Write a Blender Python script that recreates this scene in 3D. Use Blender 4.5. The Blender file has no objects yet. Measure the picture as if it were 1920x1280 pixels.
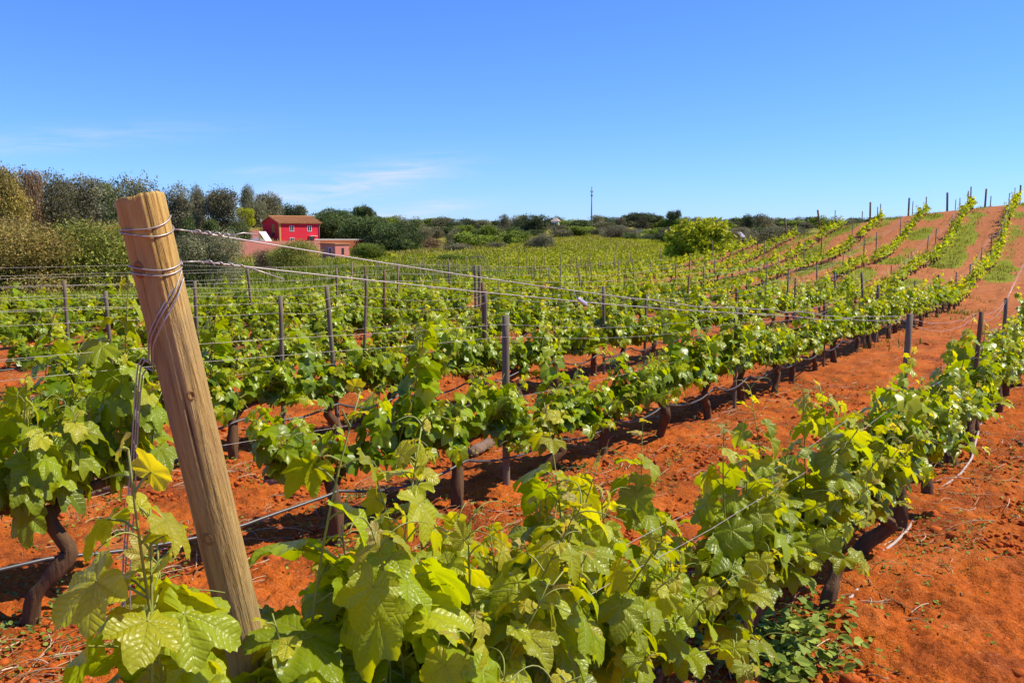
import bpy, math, random
import numpy as np
from mathutils import Vector, Matrix

scene = bpy.context.scene
COL = scene.collection
rs = np.random.RandomState
R = math.radians

# ------------------------------------------------------------------ camera
F_PX = 1663.0
PITCH = math.atan(210.0 / F_PX)
EYE = np.array([0.0, 0.0, 1.7])
cp, sp = math.cos(PITCH), math.sin(PITCH)
cam_d = bpy.data.cameras.new("camera")
cam_d.sensor_width = 36.0
cam_d.lens = 36.0 * F_PX / 1920.0
cam_d.clip_start = 0.05
cam_d.clip_end = 6000
cam = bpy.data.objects.new("camera", cam_d)
COL.objects.link(cam)
cam.location = EYE
cam.rotation_euler = (math.pi / 2 - PITCH, 0, 0)
scene.camera = cam


def ray(px, py):
    u = (px - 960.0) / F_PX
    v = (640.0 - py) / F_PX
    return np.array([u, cp + v * sp, -sp + v * cp])


def at_y(px, py, y):
    """world point on the line of sight through the photo's pixel, at forward distance y"""
    d = ray(px, py)
    return EYE + d * (y / d[1])


def proj(p):
    d = np.asarray(p) - EYE
    f = d[1] * cp - d[2] * sp
    v = d[1] * sp + d[2] * cp
    return 960 + F_PX * d[0] / f, 640 - F_PX * v / f


# ------------------------------------------------------------------ noise
def _hash(ix, iy, seed):
    n = (ix.astype(np.int64) * 374761393 + iy.astype(np.int64) * 668265263 + seed * 974634777) & 0xffffffff
    n = ((n ^ (n >> 13)) * 1274126177) & 0xffffffff
    n = (n ^ (n >> 16)) & 0xffff
    return n / 65535.0


def vnoise(x, y, seed=0):
    x = np.asarray(x, float); y = np.asarray(y, float)
    ix = np.floor(x); iy = np.floor(y)
    fx = x - ix; fy = y - iy
    fx = fx * fx * (3 - 2 * fx); fy = fy * fy * (3 - 2 * fy)
    a = _hash(ix, iy, seed); b = _hash(ix + 1, iy, seed)
    c = _hash(ix, iy + 1, seed); d = _hash(ix + 1, iy + 1, seed)
    return (a * (1 - fx) + b * fx) * (1 - fy) + (c * (1 - fx) + d * fx) * fy - 0.5


def fbm(x, y, seed=0, octv=4, lac=2.1, gain=0.5):
    s = 0; a = 1.0
    for o in range(octv):
        s = s + a * vnoise(x, y, seed + o * 17)
        x = x * lac + 3.1; y = y * lac + 1.7; a *= gain
    return s


# ------------------------------------------------------------------ terrain (multiquadric through survey points)
def gp(px, py, y):
    p = at_y(px, py, y)
    return (p[0], p[1], p[2])


CTRL = [(0, 0, 0), (-.42, 1.75, 0), (.78, 3.3, 0), (3.2, 6.4, 0), (-1.85, 3.58, .1), (-.07, 5.6, 0), (5, 12.3, 0),
        (-4, 1, .1), (-6, 6, .05), (2.5, 2.5, 0), (5, 5, .05), (8, 10, .1), (-12, 2, .1), (0, -6, 0), (-8, -8, .1), (8, -6, .1), (14, 2, .3),
        (6.7, 15, -.05), (1, 10, -.02), (-5, 11, -.05), (11.6, 23, -.3), (18.2, 33.6, .25), (14, 16, .1), (24, 24, .6),
        (15.6, 33.3, .3), (12.2, 27.7, -.05), (8.2, 21.2, -.22), (12.06, 31.3, .25), (10.7, 33, .15),
        gp(1905, 384, 48), gp(1825, 393, 48), gp(1740, 401, 48), gp(1655, 413, 48), gp(1570, 430, 48), gp(1490, 446, 48), gp(1413, 464, 48),
        gp(1331, 482, 48), gp(1250, 504, 48), (32, 48, 3.4), (42, 48, 4.0), (36, 36, 2.4), (36, 20, 1.6), (45, 0, 2),
        (31, 56, 2.9), (24, 58, 1.7), (17, 60, .3), (12, 60, -.5), (40, 66, 2.6), (26, 75, -.3), (18, 85, -1.2), (40, 95, -.4),
        gp(1120, 519, 48), gp(960, 528, 46), gp(800, 535, 42), gp(560, 548, 33), gp(300, 558, 28), gp(0, 566, 27), (-25, 20, -.2), (-30, 5, 0), (2, 28, -.35), (-8, 22, -.2), (-14, 18, -.15),
        gp(960, 503, 70), gp(1150, 500, 70), gp(700, 515, 65), gp(540, 522, 50), gp(800, 485, 100), gp(960, 480, 100), gp(1150, 475, 100),
        gp(1300, 478, 100), gp(1150, 452, 170), gp(1000, 458, 170), gp(1300, 458, 170), gp(1100, 441, 220), gp(880, 468, 150), gp(760, 476, 150),
        gp(1450, 450, 200), gp(1600, 445, 200), gp(1800, 440, 200),
        gp(640, 487, 130), gp(540, 500, 100), gp(470, 505, 100), gp(400, 540, 45), gp(150, 545, 45), gp(200, 500, 90), gp(0, 500, 90),
        gp(525, 462, 195), gp(600, 462, 200), gp(470, 446, 195), gp(335, 410, 190), gp(200, 402, 185), gp(0, 392, 180), gp(-200, 392, 180), gp(680, 455, 210),
        gp(480, 428, 220), gp(620, 430, 250), gp(760, 436, 260), gp(900, 430, 300), gp(1100, 428, 300), gp(1400, 428, 300), gp(1700, 428, 300), gp(2000, 428, 300),
        gp(0, 402, 300), gp(300, 415, 300), (-300, 100, 5), (300, 100, 4), (-200, -200, 0), (200, -200, 2), (0, -300, 0),
        (-700, 300, 6), (700, 300, 5), gp(200, 420, 800), gp(960, 420, 800), gp(1700, 420, 800), (-1500, 1500, 8), (0, 2500, 10), (1500, 1500, 8),
        (-1500, -800, 0), (1500, -800, 0), (0, -1500, 0)]
CTRL = np.array(CTRL)
_P = CTRL[:, :2]


def _phi(d2, c2):
    return np.sqrt(d2 + c2)


_rad = np.hypot(_P[:, 0], _P[:, 1])
_c2 = (1.0 + 0.10 * _rad) ** 2
_D2 = ((_P[:, None, :] - _P[None, :, :]) ** 2).sum(-1)
_A = _phi(_D2, _c2[None, :])
_n = len(_P)
_M = np.zeros((_n + 1, _n + 1)); _M[:_n, :_n] = _A + np.eye(_n) * -0.02; _M[:_n, _n] = 1; _M[_n, :_n] = 1
_W = np.linalg.solve(_M, np.concatenate([CTRL[:, 2], [0]]))


def H(x, y):
    x = np.atleast_1d(np.asarray(x, float)); y = np.atleast_1d(np.asarray(y, float))
    sh = x.shape
    xf = x.ravel(); yf = y.ravel()
    out = np.empty(len(xf))
    for i in range(0, len(xf), 60000):
        d2 = (xf[i:i + 60000, None] - _P[None, :, 0]) ** 2 + (yf[i:i + 60000, None] - _P[None, :, 1]) ** 2
        out[i:i + 60000] = _phi(d2, _c2[None, :]) @ _W[:_n] + _W[_n]
    return out.reshape(sh)


def h1(x, y):
    return float(H(x, y)[0])


def ground_at(px, py, far=400):
    d = ray(px, py)
    t = np.concatenate([np.linspace(.8, 30, 900), np.linspace(30, far, 900)])
    X = EYE[0] + d[0] * t; Y = EYE[1] + d[1] * t; Z = EYE[2] + d[2] * t
    i = np.argmax(Z < H(X, Y))
    return np.array([X[i], Y[i], h1(X[i], Y[i])])


# ------------------------------------------------------------------ rows of vines in plan
_s = np.linspace(-14, 62, 1521)
_th = np.radians(np.interp(_s, [-14, -6, -2.5, 0, 4, 8, 14, 62], [42.5, 42, 41, 40, 36.5, 33.5, 31.8, 31.4]))
_ds = _s[1] - _s[0]
_bx = np.cumsum(np.sin(_th)) * _ds; _by = np.cumsum(np.cos(_th)) * _ds
_i0 = int(np.argmin(abs(_s)))
_bx += -.07 - _bx[_i0]; _by += 5.6 - _by[_i0]


def row_xy(k, s):
    """k = 1 for the nearest row, 2 for the next behind ..."""
    s = np.asarray(s, float)
    x = np.interp(s, _s, _bx); y = np.interp(s, _s, _by); th = np.interp(s, _s, _th)
    off = (2 - k) * 2.0
    if k == 1:
        off = np.interp(s, [-5, -2, 1, 4], [2.50, 2.36, 2.16, 2.06])
    return x + np.cos(th) * off, y - np.sin(th) * off, th


NROWS = 12


def back_limit(x, y):
    """how far back the vines reach on each line of sight; meadow beyond"""
    return np.interp(960 + F_PX * np.asarray(x) / np.maximum(y, .1), [0, 420, 560, 700, 800, 900, 1010, 1060], [17, 17.5, 19, 24, 29, 36, 46, 99])


FAR_Y = 48.3


def row_range(k):
    x, y, th = row_xy(k, _s)
    ok = (y > 1.2) & (y < FAR_Y) & (abs(x / np.maximum(y, .1)) < .64)
    if k == 1:
        ok &= (y > 1.95)
    ss = _s[ok]
    return ss[0], ss[-1]


# ------------------------------------------------------------------ mesh helpers
class MB:
    """collects vertices, faces, colours and uvs; build() links them as ONE mesh object"""

    def __init__(self):
        self.V = []; self.F = []; self.C = []; self.U = []; self.n = 0

    def add(self, V, F, col=None, uv=None):
        V = np.asarray(V, float).reshape(-1, 3)
        for f in (F if isinstance(F, (list, tuple)) else [F]):
            f = np.asarray(f)
            if f.size:
                self.F.append(f + self.n)
        self.V.append(V)
        c = np.ones((len(V), 3)) * .5 if col is None else np.broadcast_to(np.asarray(col, float), (len(V), 3))
        self.C.append(c)
        self.U.append(np.zeros((len(V), 2)) if uv is None else np.asarray(uv, float))
        self.n += len(V)
        return self

    def merge(self, o, M=None):
        for f in o.F:
            self.F.append(f + self.n)
        for v in o.V:
            self.V.append(v if M is None else v @ M[0].T + M[1])
        self.C += o.C; self.U += o.U; self.n += o.n

    def mesh(self, name, mat, smooth=True, col=True, uv=False):
        me = bpy.data.meshes.new(name)
        V = np.concatenate(self.V).astype(np.float32)
        me.vertices.add(len(V)); me.vertices.foreach_set("co", V.ravel())
        idx = np.concatenate([f.ravel() for f in self.F]).astype(np.int32)
        sizes = np.concatenate([np.full(len(f), f.shape[1]) for f in self.F]).astype(np.int32)
        starts = np.concatenate([[0], np.cumsum(sizes)[:-1]]).astype(np.int32)
        me.loops.add(len(idx)); me.loops.foreach_set("vertex_index", idx)
        me.polygons.add(len(sizes)); me.polygons.foreach_set("loop_start", starts)
        me.polygons.foreach_set("use_smooth", np.full(len(sizes), smooth))
        if col:
            a = me.attributes.new("tint", 'FLOAT_COLOR', 'POINT')
            c = np.concatenate([np.concatenate(self.C), np.ones((len(V), 1))], 1).astype(np.float32)
            a.data.foreach_set("color", c.ravel())
        if uv:
            a = me.attributes.new("veins", 'FLOAT_VECTOR', 'POINT')
            U = np.concatenate([np.concatenate(self.U), np.zeros((len(V), 1))], 1).astype(np.float32)
            a.data.foreach_set("vector", U.ravel())
        me.update(calc_edges=True)
        if mat is not None:
            me.materials.append(mat)
        return me

    def build(self, name, mat, parent=None, **kw):
        return link(name, self.mesh(name, mat, **kw), parent)


def link(name, data, parent=None, loc=None, rotz=0):
    o = bpy.data.objects.new(name, data)
    COL.objects.link(o)
    if parent is not None:
        o.parent = parent
    if loc is not None:
        o.location = loc
    if rotz:
        o.rotation_euler = (0, 0, rotz)
    return o


def tag(o, label=None, cat=None, group=None, kind=None):
    if label:
        o["label"] = label
    if cat:
        o["category"] = cat
    if group:
        o["group"] = group
    if kind:
        o["kind"] = kind
    return o


def thing(name, label, cat, loc=(0, 0, 0), rotz=0, group=None):
    o = link(name, None, None, loc, rotz)
    o.empty_display_size = .1
    return tag(o, label, cat, group)


def tube(path, rad, k=6, cap=True):
    P = np.asarray(path, float)
    n = len(P)
    rad = np.broadcast_to(np.asarray(rad, float), (n,))
    T = np.gradient(P, axis=0)
    T /= np.linalg.norm(T, axis=1)[:, None] + 1e-12
    ref = np.array([0, 0, 1.0]) if abs(T[0, 2]) < .9 else np.array([1.0, 0, 0])
    N = np.zeros_like(P)
    a = np.cross(T[0], ref); a /= np.linalg.norm(a)
    for i in range(n):
        a = a - T[i] * a.dot(T[i]); a /= np.linalg.norm(a) + 1e-12
        N[i] = a
    B = np.cross(T, N)
    ang = np.linspace(0, 2 * math.pi, k, endpoint=False)
    V = P[:, None, :] + rad[:, None, None] * (np.cos(ang)[None, :, None] * N[:, None, :] + np.sin(ang)[None, :, None] * B[:, None, :])
    V = V.reshape(-1, 3)
    i = np.arange(n - 1)[:, None] * k; j = np.arange(k)[None, :]
    j2 = (j + 1) % k
    Q = np.stack([i + j, i + j2, i + k + j2, i + k + j], -1).reshape(-1, 4)
    F = [Q]
    if cap:
        F.append(np.arange(k)[::-1][None, :]); F.append(((n - 1) * k + np.arange(k))[None, :])
    return V, F


def box(x0, x1, y0, y1, z0, z1):
    V = np.array([[x, y, z] for z in (z0, z1) for y in (y0, y1) for x in (x0, x1)], float)
    F = np.array([[0, 2, 3, 1], [4, 5, 7, 6], [0, 1, 5, 4], [2, 6, 7, 3], [0, 4, 6, 2], [1, 3, 7, 5]])
    return V, F


def smooth_path(pts, n):
    P = np.asarray(pts, float)
    t = np.concatenate([[0], np.cumsum(np.linalg.norm(np.diff(P, axis=0), axis=1))])
    tt = np.linspace(0, t[-1], n)
    Q = np.stack([np.interp(tt, t, P[:, c]) for c in range(3)], 1)
    w = max(1, int(n / (len(P) * 2.2)))
    if w > 1:
        ker = np.hanning(w * 2 + 1); ker /= ker.sum()
        pad = np.concatenate([2 * Q[0] - Q[1:w + 1][::-1], Q, 2 * Q[-1] - Q[-w - 1:-1][::-1]])
        Q2 = np.stack([np.convolve(pad[:, c], ker, 'valid') for c in range(3)], 1)
        Q2[0] = Q[0]; Q2[-1] = Q[-1]
        Q = Q2
    return Q


# ------------------------------------------------------------------ materials
class NT:
    def __init__(self, name):
        self.m = bpy.data.materials.new(name)
        self.m.use_nodes = True
        self.t = self.m.node_tree
        self.t.nodes.clear()
        self.out = self.t.nodes.new("ShaderNodeOutputMaterial")

    def n(self, typ, **kw):
        nd = self.t.nodes.new(typ)
        for k, v in kw.items():
            if hasattr(nd, k) and k not in nd.inputs:
                setattr(nd, k, v)
            else:
                self.set(nd.inputs[k], v)
        return nd

    def set(self, inp, v):
        if isinstance(v, bpy.types.NodeSocket):
            self.t.links.new(v, inp)
        elif isinstance(v, (tuple, list)) and len(v) == 3 and inp.type == 'RGBA':
            inp.default_value = (*v, 1)
        else:
            inp.default_value = v

    def math(self, op, a, b=None, clamp=False):
        nd = self.t.nodes.new("ShaderNodeMath"); nd.operation = op; nd.use_clamp = clamp
        self.set(nd.inputs[0], a)
        if b is not None:
            self.set(nd.inputs[1], b)
        return nd.outputs[0]

    def mix(self, f, a, b, mode='MIX'):
        nd = self.t.nodes.new("ShaderNodeMix"); nd.data_type = 'RGBA'; nd.blend_type = mode
        self.set(nd.inputs[0], f); self.set(nd.inputs[6], a); self.set(nd.inputs[7], b)
        return nd.outputs[2]

    def ramp(self, f, stops):
        nd = self.t.nodes.new("ShaderNodeValToRGB")
        self.set(nd.inputs[0], f)
        e = nd.color_ramp.elements
        while len(e) < len(stops):
            e.new(0.5)
        for i, (p, c) in enumerate(stops):
            e[i].position = p
            e[i].color = (*c, 1) if len(c) == 3 else c
        return nd.outputs[0]

    def noise(self, scale, detail=4, vec=None, rough=.55, dist=0):
        nd = self.t.nodes.new("ShaderNodeTexNoise")
        nd.inputs["Scale"].default_value = scale; nd.inputs["Detail"].default_value = detail
        nd.inputs["Roughness"].default_value = rough; nd.inputs["Distortion"].default_value = dist
        if vec is not None:
            self.set(nd.inputs["Vector"], vec)
        return nd.outputs[0]

    def obj(self):
        return self.t.nodes.new("ShaderNodeTexCoord").outputs["Object"]

    def pos(self):
        return self.t.nodes.new("ShaderNodeNewGeometry").outputs["Position"]

    def attr(self, name):
        nd = self.t.nodes.new("ShaderNodeAttribute"); nd.attribute_name = name
        return nd

    def map(self, vec, scale=(1, 1, 1), rot=(0, 0, 0)):
        nd = self.t.nodes.new("ShaderNodeMapping")
        self.set(nd.inputs[0], vec); nd.inputs["Scale"].default_value = scale; nd.inputs["Rotation"].default_value = rot
        return nd.outputs[0]

    def bump(self, h, strength=.5, dist=.01):
        nd = self.t.nodes.new("ShaderNodeBump")
        self.set(nd.inputs["Height"], h); nd.inputs["Strength"].default_value = strength; nd.inputs["Distance"].default_value = dist
        return nd.outputs[0]

    def bsdf(self, col, rough=.7, spec=.3, normal=None, metal=0):
        nd = self.t.nodes.new("ShaderNodeBsdfPrincipled")
        self.set(nd.inputs["Base Color"], col); self.set(nd.inputs["Roughness"], rough)
        nd.inputs["Specular IOR Level"].default_value = spec; nd.inputs["Metallic"].default_value = metal
        if normal is not None:
            self.set(nd.inputs["Normal"], normal)
        return nd.outputs[0]

    def done(self, sh):
        self.t.links.new(sh, self.out.inputs[0])
        return self.m


def leaf_material(name, fine, trans=.43, rough=.34, spec=.36, boost=1.0):
    t = NT(name)
    c = t.attr("tint").outputs["Color"]
    normal = None
    p = t.obj()
    nz = t.noise(14 if fine else 5, 3, p)
    c2 = t.mix(t.math('MULTIPLY', nz, .4), c, (0.26, 0.28, .015), 'MIX') if fine else c
    if fine:
        v = t.attr("veins").outputs["Vector"]
        sep = t.n("ShaderNodeSeparateXYZ", Vector=v)
        d, a = sep.outputs[0], sep.outputs[1]      # distance from the nearest main vein, distance along it
        main = t.math('SMOOTH_MIN', t.math('DIVIDE', d, .03), 1.0); main.node.inputs[2].default_value = .2
        sec = t.math('FRACT', t.math('MULTIPLY', t.math('SUBTRACT', a, t.math('MULTIPLY', d, .75)), 8.0))
        tri = t.math('ABSOLUTE', t.math('SUBTRACT', sec, .5))       # 0.5 on a side vein, 0 between
        sv = t.math('SMOOTH_MIN', t.math('MULTIPLY', t.math('SUBTRACT', .5, tri), 4.0), 1.0); sv.node.inputs[2].default_value = .3
        vo = t.n("ShaderNodeTexVoronoi", Vector=p, Scale=130.0)
        hgt = t.math('ADD', t.math('ADD', t.math('MULTIPLY', main, .8), t.math('MULTIPLY', sv, .55)), t.math('MULTIPLY', vo.outputs[0], -.55))
        normal = t.bump(hgt, .55, .003)
        c2 = t.mix(t.math('MULTIPLY', t.math('SUBTRACT', 1.0, main), .45), c2, (.32, .36, .07))
        c2 = t.mix(t.math('MULTIPLY', t.math('SUBTRACT', 1.0, sv), .16), c2, (.25, .3, .05))
    b = t.bsdf(c2, rough, spec, normal)
    tc = t.mix(1.0, c2, (2.3 * boost, 1.95 * boost, .12 * boost), 'MULTIPLY')
    tr = t.n("ShaderNodeBsdfTranslucent", Color=tc)
    ms = t.n("ShaderNodeMixShader")
    ms.inputs[0].default_value = trans
    t.t.links.new(b, ms.inputs[1]); t.t.links.new(tr.outputs[0], ms.inputs[2])
    return t.done(ms.outputs[0])


def tint_material(name, trans=.2, rough=.6, spec=.2):
    t = NT(name)
    c = t.attr("tint").outputs["Color"]
    b = t.bsdf(c, rough, spec)
    tr = t.n("ShaderNodeBsdfTranslucent", Color=t.mix(1.0, c, (1.6, 1.5, .7), 'MULTIPLY'))
    ms = t.n("ShaderNodeMixShader")
    ms.inputs[0].default_value = trans
    t.t.links.new(b, ms.inputs[1]); t.t.links.new(tr.outputs[0], ms.inputs[2])
    return t.done(ms.outputs[0])


def bark_material(name, c1, c2, scale=30, stretch=(1, 1, .15), bump=.8):
    t = NT(name)
    v = t.map(t.obj(), stretch)
    n1 = t.noise(scale, 6, v, .65, .6)
    n2 = t.noise(scale * .2, 3, t.obj())
    col = t.mix(n1, c1, c2)
    col = t.mix(t.math('MULTIPLY', n2, .5), col, tuple(.5 * x for x in c1))
    return t.done(t.bsdf(col, .9, .15, t.bump(n1, bump, .01)))


def plain_material(name, c, rough=.6, spec=.3, var=.25, scale=8, metal=0, bump=0):
    t = NT(name)
    n1 = t.noise(scale, 5, t.obj())
    col = t.mix(n1, tuple(x * (1 - var) for x in c), tuple(min(1, x * (1 + var)) for x in c))
    return t.done(t.bsdf(col, rough, spec, t.bump(n1, bump, .01) if bump else None, metal))


M_LEAF = leaf_material("vine_leaf_close", True)
M_LEAF2 = leaf_material("vine_leaf", False, .42, .34, .36)
M_LEAF3 = leaf_material("small_vine_leaf", False, .42, .50, .15)
M_SHOOT = plain_material("green_shoot", (.24, .27, .05), .5, .4)
M_TENDRIL = plain_material("tendril", (.42, .36, .05), .5, .4)
M_BARK = bark_material("vine_bark", (.06, .030, .014), (.22, .125, .065), 40, (1, 1, .12), 1.0)
M_STAKE = bark_material("grey_stake", (.12, .092, .062), (.32, .25, .17), 25, (1, 1, .06), .4)
M_STAKE_R = bark_material("brown_stake", (.13, .065, .035), (.34, .19, .10), 25, (1, 1, .06), .4)
M_WIRE = plain_material("galvanised_wire", (.42, .37, .34), .45, .5, .3, 20, .55)
M_HOSE = plain_material("dark_hose", (.05, .05, .055), .4, .5, .3, 12)
M_HOSE_W = plain_material("dusty_hose", (.42, .34, .30), .6, .3, .35, 12)
M_TINT = tint_material("foliage")
M_STRAW = tint_material("dry_twigs", .05, .8, .1)
M_CLOD = plain_material("soil_clod", (.40, .085, .016), .95, .1, .3, 30, 0, .6)


def ground_material():
    t = NT("red_soil_and_grass")
    p = t.pos()
    mask = t.n("ShaderNodeSeparateColor", Color=t.attr("tint").outputs["Color"])
    n_big = t.noise(.5, 5, p)
    n_mid = t.noise(5, 6, p, .65)
    n_fine = t.noise(38, 6, p, .7)
    soil = t.ramp(n_mid, [(.28, (.24, .036, .004)), (.5, (.46, .084, .005)), (.72, (.56, .135, .012))])
    soil = t.mix(t.math('MULTIPLY', n_fine, .45), soil, (.58, .18, .030))
    soil = t.mix(t.ramp(n_big, [(.45, (0, 0, 0)), (.7, (.5, .5, .5))]), soil, (.54, .155, .022))
    n_pat = t.noise(1.7, 6, p, .62, .4)
    soil = t.mix(t.ramp(n_pat, [(.36, (.85, .85, .85)), (.53, (0, 0, 0))]), soil, t.mix(n_fine, (.15, .030, .008), (.31, .072, .016)))
    soil = t.mix(t.ramp(n_pat, [(.56, (0, 0, 0)), (.72, (.65, .65, .65))]), soil, t.mix(n_fine, (.40, .13, .035), (.60, .27, .11)))
    n_mic = t.noise(85, 5, p, .75)
    soil = t.mix(t.ramp(n_mic, [(.36, (.8, .8, .8)), (.5, (0, 0, 0))]), soil, (.15, .036, .010))
    soil = t.mix(t.ramp(n_mic, [(.56, (0, 0, 0)), (.70, (.6, .6, .6))]), soil, (.62, .24, .07))
    # pale dusty hill soil
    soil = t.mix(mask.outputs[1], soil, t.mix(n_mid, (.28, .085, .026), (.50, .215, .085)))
    # straw specks
    vo = t.n("ShaderNodeTexVoronoi", Vector=t.map(p, (16, 60, 20), (0, 0, .6)), Scale=1.0)
    sp_ = t.math('MULTIPLY', t.math('LESS_THAN', vo.outputs[0], .13), t.math('GREATER_THAN', n_mid, .52))
    soil = t.mix(t.math('MULTIPLY', sp_, .7), soil, (.50, .33, .2))
    grass = t.mix(t.noise(3, 6, p, .7), (.09, .12, .008), (.26, .27, .02))
    grass = t.mix(t.noise(.25, 3, p), grass, (.24, .26, .02))
    dry = t.mix(t.noise(.15, 4, p), (.22, .20, .04), (.30, .20, .06))
    grass = t.mix(mask.outputs[2], grass, dry)
    edge = t.math('ADD', mask.outputs[0], t.math('MULTIPLY', t.math('SUBTRACT', t.noise(2.2, 6, p, .7), .5), 1.1))
    f = t.ramp(edge, [(.42, (0, 0, 0)), (.6, (1, 1, 1))])
    col = t.mix(f, soil, grass)
    hb = t.math('ADD', t.math('ADD', t.math('MULTIPLY', n_fine, .45), n_mid), t.math('MULTIPLY', t.noise(120, 3, p, .6), .22))
    return t.done(t.bsdf(col, .95, .1, t.bump(hb, 1.0, .035)))


M_GROUND = ground_material()

# ------------------------------------------------------------------ sky and sun
SUN_AZ, SUN_EL = R(84), R(49)        # azimuth clockwise from +Y
sun_d = bpy.data.lights.new("sun", 'SUN')
sun_d.energy = 5.0
sun_d.angle = R(.55)
sun_d.color = (1, .91, .74)
sun = bpy.data.objects.new("sun", sun_d)
COL.objects.link(sun)
sd = Vector((math.sin(SUN_AZ) * math.cos(SUN_EL), math.cos(SUN_AZ) * math.cos(SUN_EL), math.sin(SUN_EL)))
sun.rotation_euler = sd.to_track_quat('Z', 'Y').to_euler()
sun.location = (30, 0, 40)

w = bpy.data.worlds.new("World")
scene.world = w
w.use_nodes = True
wt = w.node_tree
wt.nodes.clear()


def wn(typ, **kw):
    nd = wt.nodes.new(typ)
    for k, v in kw.items():
        setattr(nd, k, v)
    return nd


def wm(op, a, b=None, clamp=False):
    nd = wn("ShaderNodeMath", operation=op, use_clamp=clamp)
    for i, v in enumerate((a, b)):
        if v is None:
            continue
        if isinstance(v, (int, float)):
            nd.inputs[i].default_value = v
        else:
            wt.links.new(v, nd.inputs[i])
    return nd.outputs[0]


sky = wn("ShaderNodeTexSky", sky_type='NISHITA', sun_disc=False, sun_elevation=SUN_EL, sun_rotation=SUN_AZ,
         altitude=100, air_density=1.0, dust_density=0.0, ozone_density=6.0)
hs = wn("ShaderNodeHueSaturation")
hs.inputs["Saturation"].default_value = 1.0
hs.inputs["Value"].default_value = 1.0
gm = wn("ShaderNodeMix", data_type='RGBA', blend_type='MULTIPLY')
gm.inputs[0].default_value = 1; gm.inputs[7].default_value = (.66, .97, 1.70, 1)
wt.links.new(sky.outputs[0], gm.inputs[6]); wt.links.new(gm.outputs[2], hs.inputs["Color"])
# thin wisps of cirrus low in the west
tc = wn("ShaderNodeTexCoord")
sx = wn("ShaderNodeSeparateXYZ"); wt.links.new(tc.outputs["Generated"], sx.inputs[0])
az = wm('ARCTAN2', sx.outputs[0], sx.outputs[1]); el = wm('ARCSINE', sx.outputs[2])
cv = wn("ShaderNodeCombineXYZ")
wt.links.new(wm('ADD', wm('MULTIPLY', az, 7.0), wm('MULTIPLY', el, -9.0)), cv.inputs[0]); wt.links.new(wm('MULTIPLY', el, 55.0), cv.inputs[1])
nz = wn("ShaderNodeTexNoise"); wt.links.new(cv.outputs[0], nz.inputs[0])
nz.inputs["Scale"].default_value = 1.9; nz.inputs["Detail"].default_value = 7; nz.inputs["Roughness"].default_value = .6; nz.inputs["Distortion"].default_value = .5


def puff(px, py, wpx, hpx, amt):
    a0 = math.atan((px - 960) / F_PX); e0 = math.atan((430 - py) / F_PX)
    dx = wm('DIVIDE', wm('SUBTRACT', az, a0), wpx / F_PX)
    dy = wm('DIVIDE', wm('SUBTRACT', wm('SUBTRACT', el, e0), wm('MULTIPLY', wm('SUBTRACT', az, a0), .12)), hpx / F_PX)
    g = wm('EXPONENT', wm('MULTIPLY', wm('ADD', wm('MULTIPLY', dx, dx), wm('MULTIPLY', dy, dy)), -1.0))
    return wm('MULTIPLY', g, amt)


tot = None
for a in [(745, 330, 110, 26, 1.0), (560, 372, 150, 24, 1.0), (800, 395, 80, 12, .9), (130, 285, 220, 18, .55), (500, 328, 60, 10, .5), (640, 415, 200, 16, .4)]:
    q = puff(*a)
    tot = q if tot is None else wm('ADD', tot, q)
fac = wm('MULTIPLY', wm('MULTIPLY', tot, wm('MULTIPLY', wm('SUBTRACT', nz.outputs[0], .34, True), 2.6)), .62, True)
mx = wn("ShaderNodeMix", data_type='RGBA')
wt.links.new(fac, mx.inputs[0]); wt.links.new(hs.outputs[0], mx.inputs[6]); mx.inputs[7].default_value = (7.5, 7.2, 7.6, 1)
bg = wn("ShaderNodeBackground")
bg.inputs[1].default_value = .087
wt.links.new(mx.outputs[2], bg.inputs[0])
wo = wn("ShaderNodeOutputWorld")
wt.links.new(bg.outputs[0], wo.inputs[0])

vs = scene.view_settings
vs.view_transform = 'Standard'; vs.look = 'None'; vs.gamma = 1; vs.exposure = .47
vs.use_curve_mapping = False
scene.cycles.max_bounces = 8
scene.cycles.transparent_max_bounces = 4
scene.cycles.use_denoising = True

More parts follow.
